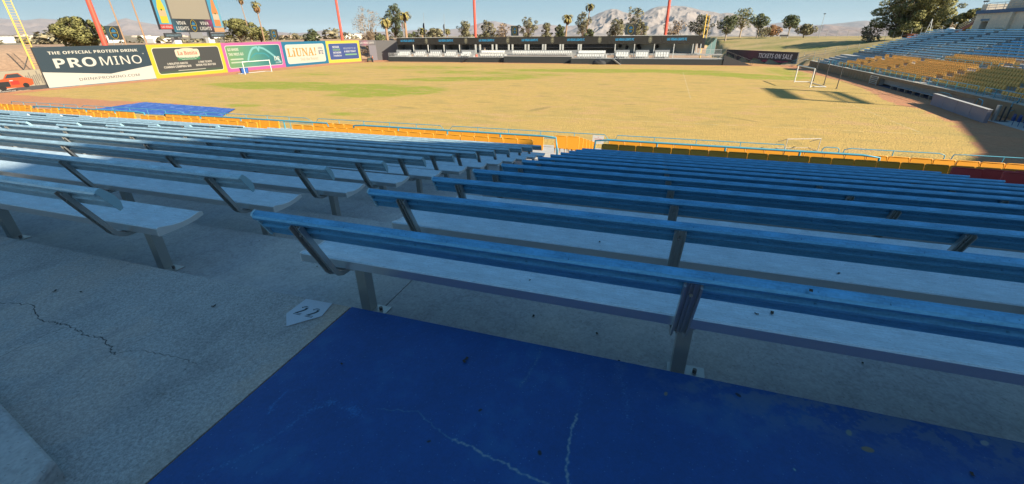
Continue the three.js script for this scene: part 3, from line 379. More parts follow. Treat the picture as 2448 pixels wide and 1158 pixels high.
function emblem(x, cx, cy, w, h, ring = '#e8c93a', fill = '#2c86bd', back = '#1d2126') { x.save(); x.translate(cx, cy); x.scale(w / 100, h / 200); x.beginPath(); x.moveTo(0, -98); x.bezierCurveTo(46, -80, 60, -30, 46, 0); x.bezierCurveTo(60, 30, 46, 80, 0, 98); x.bezierCurveTo(-46, 80, -60, 30, -46, 0); x.bezierCurveTo(-60, -30, -46, -80, 0, -98); x.fillStyle = back; x.fill(); x.lineWidth = 6; x.strokeStyle = ring; x.stroke(); x.fillStyle = fill; x.beginPath(); x.moveTo(-32, -10); x.lineTo(-28, -50); x.lineTo(-14, -40); x.lineTo(0, -84); x.lineTo(12, -48); x.lineTo(27, -56); x.lineTo(32, -10); x.closePath(); x.fill(); x.beginPath(); x.moveTo(-30, 18); x.lineTo(30, 18); x.lineTo(18, 70); x.lineTo(4, 40); x.lineTo(-8, 78); x.closePath(); x.fill(); x.fillStyle = ring; x.fillRect(-44, -4, 88, 6); x.restore(); }
const P = [[-95.0, 22], [-95.1, 38.5], [-95.4, 47.2], [-95.1, 64.3], [-94.6, 80.0], [-94.2, 97.0], [-93.8, 113.1], [-89.8, 123.2], [-87.9, 129.0], [-81.2, 130.6]];
board('advertising_board', 'plain end of the low board at the left end of the outfield wall', P[0], P[1], 0.0, 2.95, null);
board('advertising_board', 'low board printed with an orange car at the left end of the wall', P[1], [P[2][0] - 0.35, P[2][1]], 0.0, 2.95, (x, w, h) => {
  x.fillStyle = '#cfc6b0'; x.fillRect(0, 0, w, h); x.fillStyle = '#9b958c'; for (let i = 0; i < 9; i++) x.fillRect(w * (0.74 + i * 0.03), h * rr(0.0, 0.35), w * 0.018, h * 0.5); x.fillStyle = '#5d5f63'; x.fillRect(0, h * 0.80, w, h * 0.2); x.fillStyle = '#d8d4c8'; x.beginPath(); x.moveTo(w * 0.1, h * 0.88); x.lineTo(w * 0.55, h * 0.78); x.lineTo(w * 0.62, h * 0.8); x.lineTo(w * 0.2, h * 0.96); x.fill();
  x.fillStyle = '#e86a34'; x.beginPath(); x.moveTo(w * 0.30, h * 0.82); x.lineTo(w * 0.29, h * 0.52); x.quadraticCurveTo(w * 0.33, h * 0.40, w * 0.42, h * 0.36); x.lineTo(w * 0.48, h * 0.14); x.lineTo(w * 0.66, h * 0.12); x.lineTo(w * 0.72, h * 0.34); x.lineTo(w * 0.83, h * 0.46); x.lineTo(w * 0.82, h * 0.72); x.lineTo(w * 0.70, h * 0.82); x.closePath(); x.fill();
  x.fillStyle = '#3c4b58'; x.beginPath(); x.moveTo(w * 0.45, h * 0.34); x.lineTo(w * 0.50, h * 0.17); x.lineTo(w * 0.65, h * 0.15); x.lineTo(w * 0.70, h * 0.33); x.fill(); x.fillStyle = '#2c3238'; rr2(x, w * 0.32, h * 0.5, w * 0.16, h * 0.25, 10); x.fill(); x.fillStyle = '#e8402f'; rr2(x, w * 0.5, h * 0.48, w * 0.12, h * 0.2, 8); x.fill(); x.fillStyle = '#24282c'; x.beginPath(); x.ellipse(w * 0.36, h * 0.8, w * 0.05, h * 0.11, 0, 0, 7); x.ellipse(w * 0.70, h * 0.74, w * 0.045, h * 0.12, 0, 0, 7); x.fill(); x.fillStyle = '#f0ede4'; x.fillRect(w * 0.49, h * 0.44, w * 0.05, h * 0.05); x.fillRect(w * 0.3, h * 0.5, w * 0.03, h * 0.05);
  txt(x, 'AN AT', w * 0.14, h * 0.26, h * 0.2, w * 0.2, '#6f6a60', 'normal'); x.fillStyle = '#3b3d42'; x.fillRect(0, h * 0.9, w * 0.55, h * 0.1); txt(x, 'the Valley Automall', w * 0.27, h * 0.95, h * 0.085, w * 0.5, '#e8e6df');
}, 1024, 352, 0.3);
board('advertising_board', 'largest board, navy over white, PROMINO in big white letters', P[2], P[3], 0, 6.15, (x, w, h) => {
  x.fillStyle = '#f3f2ea'; x.fillRect(0, 0, w, h); x.fillStyle = '#2f4a5c'; x.beginPath(); x.moveTo(0, 0); x.lineTo(w, 0); x.lineTo(w, h * 0.60); x.lineTo(w * 0.56, h * 0.755); x.lineTo(0, h * 0.60); x.fill(); x.fillStyle = '#6aa9c4'; x.fillRect(0, h * 0.985, w, h * 0.015);
  txt(x, 'THE OFFICIAL PROTEIN DRINK', w * 0.5, h * 0.15, h * 0.105, w * 0.80, '#f3f2ea'); txt(x, 'PRO', w * 0.29, h * 0.41, h * 0.33, w * 0.38, '#f6f5ee'); txt(x, 'MINO', w * 0.705, h * 0.41, h * 0.32, w * 0.43, '#f6f5ee', 'normal'); txt(x, 'DRINKPROMINO.COM', w * 0.55, h * 0.845, h * 0.10, w * 0.58, '#3f4b54', 'normal'); txt(x, 'TM', w * 0.945, h * 0.255, h * 0.035, w * 0.018, '#f6f5ee');
}, 1536, 552);
board('advertising_board', 'yellow framed charcoal board for a supermarket, with free ticket offer', P[3], P[4], 0, 6.1, (x, w, h) => {
  x.fillStyle = '#f4dd3a'; x.fillRect(0, 0, w, h); rr2(x, w * 0.05, h * 0.10, w * 0.90, h * 0.79, 40); x.fillStyle = '#4c5052'; x.fill(); x.lineWidth = 9; x.strokeStyle = '#f7f3cf'; x.stroke(); const g = x.createLinearGradient(0, h * 0.78, 0, h * 0.9); g.addColorStop(0, 'rgba(70,120,80,0)'); g.addColorStop(1, 'rgba(70,120,80,0.9)'); x.fillStyle = g; x.fillRect(w * 0.07, h * 0.76, w * 0.86, h * 0.12);
  x.fillStyle = '#2e8d68'; x.fillRect(w * 0.34, h * 0.36, w * 0.30, h * 0.14); rr2(x, w * 0.33, h * 0.17, w * 0.32, h * 0.23, 26); x.fillStyle = '#f6ead2'; x.fill(); x.lineWidth = 5; x.strokeStyle = '#fff8ea'; x.stroke(); x.beginPath(); x.ellipse(w * 0.49, h * 0.175, w * 0.10, h * 0.045, 0, Math.PI, 0); x.fill();
  txt(x, 'La Bonita', w * 0.49, h * 0.285, h * 0.16, w * 0.27, '#dd5a3c', 'bold', 'serif'); txt(x, 'SUPERMARKETS', w * 0.49, h * 0.425, h * 0.06, w * 0.26, '#f2efe2'); txt(x, 'www.labonitausa.com', w * 0.49, h * 0.475, h * 0.035, w * 0.2, '#f2efe2');
  txt(x, '2 BOLETOS GRATIS', w * 0.32, h * 0.59, h * 0.085, w * 0.27, '#f6f4ea'); txt(x, 'CUANDO COMPRAS $50', w * 0.31, h * 0.69, h * 0.09, w * 0.36, '#f6f4ea'); txt(x, '2 FREE TICKETS', w * 0.70, h * 0.585, h * 0.085, w * 0.20, '#f6f4ea'); txt(x, 'WHEN YOU BUY $50', w * 0.70, h * 0.685, h * 0.09, w * 0.29, '#f6f4ea'); x.fillStyle = 'rgba(240,240,230,0.8)'; x.fillRect(w * 0.3, h * 0.80, w * 0.38, h * 0.022);
}, 1024, 400);
board('advertising_board', 'pink framed green and teal board with pale heart-shaped hands, behind the far goal', P[4], P[5], 0, 6.05, (x, w, h) => {
  x.fillStyle = '#e673bd'; x.fillRect(0, 0, w, h); rr2(x, w * 0.045, h * 0.10, w * 0.91, h * 0.78, 34); const g = x.createLinearGradient(0, 0, w, 0); g.addColorStop(0.1, '#7fb07a'); g.addColorStop(0.45, '#5da99a'); g.addColorStop(0.8, '#2d8590'); g.addColorStop(1, '#236f80'); x.fillStyle = g; x.fill(); x.lineWidth = 8; x.strokeStyle = '#f6eef2'; x.stroke();
  txt(x, 'GO WHERE', w * 0.16, h * 0.235, h * 0.13, w * 0.17, '#eef3e6'); txt(x, 'THE PROS GO', w * 0.19, h * 0.40, h * 0.13, w * 0.23, '#eef3e6'); x.fillStyle = 'rgba(238,243,230,0.75)'; x.fillRect(w * 0.085, h * 0.55, w * 0.2, h * 0.05); x.fillRect(w * 0.085, h * 0.66, w * 0.22, h * 0.05);
  x.strokeStyle = 'rgba(150,225,235,0.85)'; x.lineWidth = h * 0.075; x.lineCap = 'round'; x.lineJoin = 'round'; x.beginPath(); x.moveTo(w * 0.36, h * 0.62); x.quadraticCurveTo(w * 0.42, h * 0.28, w * 0.49, h * 0.2); x.lineTo(w * 0.545, h * 0.18); x.lineTo(w * 0.565, h * 0.30); x.lineTo(w * 0.585, h * 0.18); x.lineTo(w * 0.66, h * 0.24); x.quadraticCurveTo(w * 0.78, h * 0.42, w * 0.92, h * 0.78); x.stroke(); x.strokeStyle = 'rgba(60,170,190,0.8)'; x.lineWidth = h * 0.05; x.beginPath(); x.moveTo(w * 0.42, h * 0.55); x.quadraticCurveTo(w * 0.5, h * 0.35, w * 0.565, h * 0.42); x.quadraticCurveTo(w * 0.66, h * 0.36, w * 0.72, h * 0.56); x.stroke();
  txt(x, 'DR', w * 0.86, h * 0.63, h * 0.22, w * 0.11, '#f3f6f2', 'bold', 'serif'); x.fillStyle = 'rgba(235,240,240,0.7)'; x.fillRect(w * 0.82, h * 0.765, w * 0.11, h * 0.02); x.fillRect(w * 0.82, h * 0.80, w * 0.1, h * 0.02);
}, 1024, 366);
board('advertising_board', 'blue framed white board with big orange LiUNA! lettering', P[5], P[6], 0, 5.95, (x, w, h) => {
  x.fillStyle = '#1784b4'; x.fillRect(0, 0, w, h); rr2(x, w * 0.06, h * 0.12, w * 0.88, h * 0.77, 44); x.fillStyle = '#f2ede2'; x.fill(); x.lineWidth = 8; x.strokeStyle = '#dff1f4'; x.stroke();
  txt(x, 'LiUNA!', w * 0.41, h * 0.44, h * 0.47, w * 0.66, '#eaa43a', 'bold', 'serif'); txt(x, 'LOCAL', w * 0.84, h * 0.30, h * 0.12, w * 0.11, '#4a6a8a'); txt(x, '872', w * 0.845, h * 0.48, h * 0.24, w * 0.12, '#3d5f83'); txt(x, 'Feel the Power!', w * 0.55, h * 0.74, h * 0.16, w * 0.42, '#e8b08a', 'normal', 'serif');
}, 1024, 384);
board('advertising_board', 'yellow framed royal blue board of a donor network, last before the gate', P[6], P[7], 0, 5.9, (x, w, h) => {
  x.fillStyle = '#f0dc46'; x.fillRect(0, 0, w, h); rr2(x, w * 0.06, h * 0.12, w * 0.88, h * 0.74, 30); x.fillStyle = '#2f50a0'; x.fill(); x.lineWidth = 6; x.strokeStyle = '#f2e88a'; x.stroke();
  txt(x, 'NEVADA', w * 0.27, h * 0.28, h * 0.13, w * 0.2, '#eceef0'); txt(x, 'DONOR', w * 0.28, h * 0.41, h * 0.13, w * 0.22, '#8fc46a'); txt(x, 'NETWORK', w * 0.29, h * 0.54, h * 0.12, w * 0.24, '#eceef0'); txt(x, 'Foundation', w * 0.29, h * 0.67, h * 0.12, w * 0.24, '#eceef0', 'bold', 'serif'); txt(x, 'REGISTER TO BE', w * 0.68, h * 0.36, h * 0.11, w * 0.38, '#c9d2e4', 'normal'); txt(x, 'A HERO TODAY!', w * 0.68, h * 0.5, h * 0.12, w * 0.36, '#e6eaf2'); x.fillStyle = 'rgba(150,210,150,0.85)'; x.fillRect(w * 0.52, h * 0.61, w * 0.36, h * 0.07);
}, 768, 420);
{ // gate between the boards and the dark wall
  const a = P[7], b = P[8], L = Math.hypot(b[0] - a[0], b[1] - a[1]), t = thing('field_gate', 'open gateway under a grey lintel reading LAS VEGAS LIGHTS, right of the boards', 'gate', [(a[0] + b[0]) / 2, 0, -(a[1] + b[1]) / 2], Math.atan2(b[1] - a[1], b[0] - a[0]));
  mesh('lintel', box(-L / 2, L / 2, 4.35, 5.85, -0.4, 0), std(0.16, 0.16, 0.17, 0.7), t);
  mesh('lintel_print', new THREE.PlaneGeometry(L - 0.1, 1.4).translate(0, 5.1, 0.012), new THREE.MeshStandardMaterial({ roughness: 0.7, color: vinyl, map: canvasTex(512, 120, (x, w, h) => { const g = x.createLinearGradient(0, 0, w, 0); g.addColorStop(0, '#6f6f78'); g.addColorStop(0.35, '#b07088'); g.addColorStop(0.6, '#8a7f86'); g.addColorStop(1, '#77777c'); x.fillStyle = g; x.fillRect(0, 0, w, h); txt(x, 'LAS VEGAS LIGHTS', w * 0.48, h * 0.46, h * 0.5, w * 0.88, '#e9e7e6'); }) }), t);
  mesh('gate_leaf', box(L * 0.05, L / 2, 0.02, 4.34, -0.2, -0.02), std(0.13, 0.12, 0.14, 0.7), t); mesh('post', box(-L / 2 + 0.01, -L / 2 + 0.2, 0, 4.34, -0.3, -0.02), darkP, t);
}
board('backstop_wall', 'plain dark grey wall between the gateway and the suite stand', P[8], P[9], 0, 5.75, null, 0, 0, 0.3, std(0.15, 0.145, 0.145, 0.85));
board('advertising_board', 'dark TICKETS ON SALE board below the grass bank', [15.2, 141.8], [28.3, 122.8], 0, 2.78, (x, w, h) => {
  x.fillStyle = '#32323a'; x.fillRect(0, 0, w, h); const g = x.createLinearGradient(w * 0.1, 0, w, 0); g.addColorStop(0, 'rgba(90,55,70,0)'); g.addColorStop(0.35, 'rgba(104,58,72,0.9)'); g.addColorStop(0.6, 'rgba(70,52,60,0.6)'); g.addColorStop(1, 'rgba(60,62,68,0.9)'); x.fillStyle = g; x.fillRect(0, 0, w, h);
  x.save(); x.transform(1, 0, -0.12, 1, h * 0.05, 0); txt(x, 'TICKETS ON SALE', w * 0.72, h * 0.38, h * 0.52, w * 0.44, '#dcd9da'); x.restore(); txt(x, 'AT', w * 0.525, h * 0.80, h * 0.2, w * 0.03, '#a8a4a6'); txt(x, 'LASVEGASLIGHTSFC.COM', w * 0.73, h * 0.80, h * 0.2, w * 0.34, '#e0386a');
}, 1024, 124, 0.3, darkP, new THREE.Color(1, 1, 1));  // print colour left undimmed, since this board stands in shade

// ---------------------------------------------------------------- suite stand across the field
const rib = (x0, x1, y, z, r = 0.03) => box(x0, x1, y - r, y + r, z - r, z + r);
{
  const S = thing('suite_stand', 'long low suite stand under a black fascia across the field', 'building', [0, 0, 0]);
  const skirt = new THREE.MeshStandardMaterial({ color: new THREE.Color().setRGB(0.035, 0.042, 0.045), roughness: 0.85, bumpMap: cBump, bumpScale: 0.01 });
  const deck = std(0.28, 0.28, 0.28, 0.8), wallW = std(0.55, 0.55, 0.53, 0.8), wallG = std(0.22, 0.22, 0.22, 0.85), curt = std(0.03, 0.03, 0.034, 0.9), alu = std(0.58, 0.59, 0.60, 0.45, 0.2);
  for (const [a, b, h, v] of [[-80.2, -43.0, 1.3, 123.2], [-42.95, -23.85, 1.62, 122.6], [-23.8, 12.6, 1.3, 120.7]]) { mesh('skirt', boxUV(a, b, v, v + 0.25, 0, h), skirt, S); mesh('deck', boxUV(a, b, v + 0.26, 126.4, h - 0.25, h), deck, S); }
  // stepped platforms behind
  mesh('deck', boxUV(-80, 8, 126.42, 132, 1.9, 2.3), deck, S); 
  mesh('back_wall', boxUV(-79.4, -55.2, 131.6, 131.9, 2.3, 6.3), wallG, S); mesh('back_wall', boxUV(-55.15, -51.8, 130.0, 130.3, 2.3, 6.3), wallW, S); mesh('back_wall', boxUV(-51.75, -13.4, 131.6, 131.9, 2.3, 6.3), wallG, S); mesh('back_wall', boxUV(-13.35, 6.4, 131.0, 131.3, 2.3, 6.3), wallW, S);
  mesh('roof', boxUV(-79.5, -55.3, 127.02, 132.2, 6.32, 6.46), std(0.6, 0.58, 0.54, 0.8), S); mesh('roof', boxUV(-55.25, -13.4, 127.02, 132.2, 6.2, 6.34), wallG, S); mesh('roof', boxUV(-13.35, 6.7, 127.02, 131.6, 6.34, 6.52), std(0.7, 0.68, 0.62, 0.8), S);
  for (const u of [-79.3, -73.2, -68.0, -62.8, -57.8, -55.15, -13.4, -8.5, -3.6, 1.3, 6.3]) mesh('partition', boxUV(u - 0.06, u + 0.06, 127.5, 131.5, 2.31, 6.19), u > -20 ? wallW : wallG, S);
  // fascia in panels, printed
  const fmap = canvasTex(1536, 222, (x, w, h) => { x.fillStyle = '#2b2926'; x.fillRect(0, 0, w, h); for (let i = 0; i < 1500; i++) { x.fillStyle = `rgba(${rnd() > 0.5 ? '62,57,50' : '20,20,20'},${rr(0.08, 0.3)})`; const a = rr(0, w), b = rr(0, h); x.fillRect(a, b, rr(4, 26), rr(4, 22)); } txt(x, 'LAS VEGAS-LIGHTS FC', w * 0.273, h * 0.43, h * 0.42, w * 0.37, '#2aa2dd'); emblem(x, w * 0.773, h * 0.46, h * 0.42, h * 0.84, '#a8a184', '#8d8872', '#3a382f'); });
  for (let i = 0; i < 7; i++) { const a = -78.6 + i * 12.8, b = Math.min(7.6, a + 12.78), L = b - a; mesh('fascia', boxUV(a, b, 126.75, 127.0, 4.55, 6.42 + (i > 4 ? 0.06 : 0)), curt, S);
    const g = new THREE.PlaneGeometry(L - 0.01, 1.85), uv = g.attributes.uv; for (let k = 0; k < uv.count; k++) uv.setX(k, uv.getX(k) * L / 12.8); mesh('fascia_print', g.translate((a + b) / 2, 5.485, -126.74), new THREE.MeshStandardMaterial({ map: fmap, roughness: 0.8 }), S); }
  mesh('end_panel', boxUV(6.9, 8.4, 127.1, 127.3, 3.55, 5.85), curt, S);
  // hanging black curtains and paired white columns
  const cols = [-52.9, -51.5, -47.7, -46.5, -42.8, -41.7, -37.9, -37.0, -32.9, -32.2, -28.0, -27.3, -23.0, -22.4];
  for (let i = 1; i < cols.length; i += 2) { const b = i + 1 < cols.length ? cols[i + 1] : -13.6; mesh('curtain', boxUV(cols[i] + 0.2, b - 0.2, 127.2, 127.28, 3.62, 4.54), curt, S); }
  cols.forEach((u) => mesh('column', boxUV(u - 0.2, u + 0.2, 126.5, 126.72, 2.3, 4.54), wallW, S));
  for (const u of [-72.8, -67.9, -62.7, -57.7, -13.3, -8.4, -3.5, 1.25]) mesh('column', boxUV(u - 0.09, u + 0.09, 125.9, 126.1, 1.3, 4.54), wallW, S);
  for (const u of [5.7, 6.6, 7.5]) mesh('column', boxUV(u - 0.1, u + 0.1, 126.0, 126.2, 2.3, 4.54), wallW, S);
  // raised boxes with low white fronts
  for (const [a, b] of [[-78.6, -73.6], [-72.2, -68.4], [-67.2, -63.3], [-62.0, -58.3], [-57.0, -52.8], [-13.0, -9.5], [-8.0, -4.6], [-3.2, 0.4]]) { mesh('box_front', boxUV(a, b, 125.6, 125.72, 1.31, 3.15), std(0.30, 0.31, 0.32, 0.7), S); mesh('box_step', boxUV(a, b, 124.4, 125.58, 1.29, 1.75), deck, S); }
  mesh('box_front', boxUV(-51.6, -22.4, 126.2, 126.3, 1.7, 3.1), std(0.28, 0.28, 0.28, 0.7), S); mesh('box_step', boxUV(-51.2, -43.3, 124.2, 126.1, 1.29, 2.1), deck, S); mesh('box_step', boxUV(-22.8, -15.2, 123.4, 126.1, 1.29, 2.1), deck, S);
  // plants / furniture seen in the right-hand boxes
  for (const [u, h] of [[-12.4, 4.1], [-7.6, 4.0], [-7.3, 3.5], [-2.9, 3.9], [-10.6, 3.7]]) { const g = new THREE.IcosahedronGeometry(0.45, 2), p = g.attributes.position; for (let i = 0; i < p.count; i++) { const k = 1 + 0.35 * n3(p.getX(i) * 4 + u, p.getY(i) * 4, p.getZ(i) * 4); p.setXYZ(i, p.getX(i) * k, p.getY(i) * k, p.getZ(i) * k); } g.computeVertexNormals(); mesh('dark_screen', strip(g.translate(u, h, -129.5)), blackP, S); }
  // front railing with uprights
  const R = thing('suite_railing', 'grey metal railing along the front of the suite stand', 'railing', [0, 0, 0]);
  for (const [a, b, h, v] of [[-80, -56.2, 1.3, 123.3], [-53.6, -43.1, 1.3, 123.3], [-42.9, -23.9, 1.62, 122.7], [-23.7, -13.4, 1.3, 120.8], [-11.6, 12.5, 1.3, 120.8]]) {
    mesh('rail', rib(a, b, h + 1.08, -v), alu, R); mesh('rail', rib(a, b, h + 0.1, -v), alu, R); const gs = []; for (let u = a; u <= b; u += 0.26) gs.push(box(u - 0.02, u + 0.02, h + 0.1, h + 1.08, -v - 0.015, -v + 0.015)); const q = mesh('balusters', gs, alu, R); q.userData.kind = 'stuff';
  }
  const R2 = thing('suite_railing', 'grey metal railing round the bare platform at the stand\'s right end', 'railing', [0, 0, 0]); { const gs = []; for (let u = 6.8; u <= 12.4; u += 0.26) gs.push(box(u - 0.02, u + 0.02, 2.3, 3.3, -125.015, -124.985)); const q = mesh('balusters', gs, alu, R2); q.userData.kind = 'stuff'; mesh('rail', rib(6.8, 12.4, 3.3, -125), alu, R2); mesh('deck', boxUV(6.8, 12.5, 124.9, 126.3, 2.0, 2.28), deck, R2); }
  // white chairs
  const chairG = merge([box(-0.24, 0.24, 0.40, 0.45, -0.24, 0.24), box(-0.24, 0.24, 0.45, 0.92, -0.28, -0.24).rotateX(0.1), ...[[-1, -1], [1, -1], [-1, 1], [1, 1]].map(([a, b]) => box(a * 0.21 - 0.02, a * 0.21 + 0.02, 0, 0.40, b * 0.21 - 0.02, b * 0.21 + 0.02))]);
  const chairM = std(0.78, 0.78, 0.76, 0.5), chairs = (a, b, v, h, where, row) => { const n = Math.max(2, Math.round((b - a) / 0.62)); for (let i = 0; i < n; i++) tag(mesh('chair', chairG, chairM), `white chair, ${nth(i + 1)} from left, ${row.replace('the ', '')}, ${where.replace(/the /g, '')}`, 'chair', `white chairs, ${row} of ${where}`).position.set(a + 0.3 + (b - a - 0.6) * i / (n - 1), h, -v); };
  [[-77.4, -73.8, 'the suite box furthest left'], [-71.9, -68.6, 'the second suite box from left'], [-66.9, -63.6, 'the third suite box from left'], [-61.8, -58.6, 'the fourth suite box from left'], [-56.6, -53.8, 'the suite box by the bright panel']].forEach(([a, b, w]) => { chairs(a, b, 124.1, 1.3, w, 'the front row'); chairs(a, b, 125.1, 1.75, w, 'the back row'); });
  [[-50.6, -43.8, 'the suite block left of the tall skirt'], [-22.6, -15.6, 'the suite block right of the tall skirt']].forEach(([a, b, w]) => { const z = a > -40 ? -0.9 : 0; chairs(a, b, 123.9 + z, 1.3, w, 'the front row'); chairs(a, b, 125.0 + z, 2.1, w, 'the middle row'); chairs(a, b, 126.0 + z * 0.3, 2.1, w, 'the back row'); });
  chairs(-41.5, -24.6, 125.5, 2.0, 'the tall middle suite deck', 'the single row');
  [[-12.8, -9.7, 'the suite box by the white steps'], [-7.8, -4.8, 'the middle suite box on the right'], [-3.0, 0.2, 'the suite box by the sunlit room']].forEach(([a, b, w]) => { chairs(a, b, 123.9, 1.3, w, 'the front row'); chairs(a, b, 125.0, 1.75, w, 'the back row'); });
  // steps down to the turf
  const steps = (u, v, h, dir, label, mt) => { const t = thing('steps', label, 'steps', [u, 0, -v]); const n = 7; for (let i = 0; i < n; i++) mesh('step', box(dir * i * 0.28 - 0.02, dir * i * 0.28 + 0.3, h - (i + 1) * h / n - 0.02, h - (i + 1) * h / n + 0.06, -0.6, 0.6), mt, t); for (const z of [-0.62, 0.62]) { mesh('handrail', bar([0, h + 0.95, z], [dir * n * 0.28, 0.95, z], 0.04), darkP, t); mesh('stringer', bar([0, h, z], [dir * n * 0.28, 0.05, z], 0.06), darkP, t); mesh('post', bar([dir * n * 0.28, 0, z], [dir * n * 0.28, 0.95, z], 0.04), darkP, t); } };
  steps(-12.9, 119.9, 1.3, 1, 'white treaded steps down from the suite stand to the turf', whiteP); steps(-54.0, 122.5, 1.3, -1, 'black steps leading up to the left half of the suite stand', darkP);
  { const t = thing('ramp', 'dark ramp with rails at the right end of the suite stand', 'ramp', [12.7, 0, -123]); mesh('ramp_deck', merge([(() => { const s = new THREE.Shape(); s.moveTo(0, 0); s.lineTo(0, 2.2); s.lineTo(6.2, 0); return muv(new THREE.ExtrudeGeometry(s, { depth: 2.4, bevelEnabled: false })); })()]), darkP, t); for (const z of [0.0, 2.4]) { mesh('handrail', bar([0, 3.2, z], [6.2, 1.0, z], 0.05), darkP, t); for (const f of [0.05, 0.4, 0.75, 1]) mesh('post', bar([6.2 * f, 2.2 * (1 - f), z], [6.2 * f, 3.2 - 2.2 * f, z], 0.04), darkP, t); } }
  { const g = new THREE.SphereGeometry(1, 20, 10, 0, Math.PI * 2, 0, Math.PI / 2), p = g.attributes.position; for (let i = 0; i < p.count; i++) { const k = 1 + 0.16 * n3(p.getX(i) * 2.5, p.getY(i) * 2.5, p.getZ(i) * 2.5); p.setXYZ(i, p.getX(i) * 1.75 * k, p.getY(i) * 1.15 * k, p.getZ(i) * 0.7 * k); } g.computeVertexNormals(); tag(mesh('covered_heap', g.translate(-16.3, 0, -119.6), blackP), 'low heap under a black cover before the stand skirt', 'covered heap'); }
}

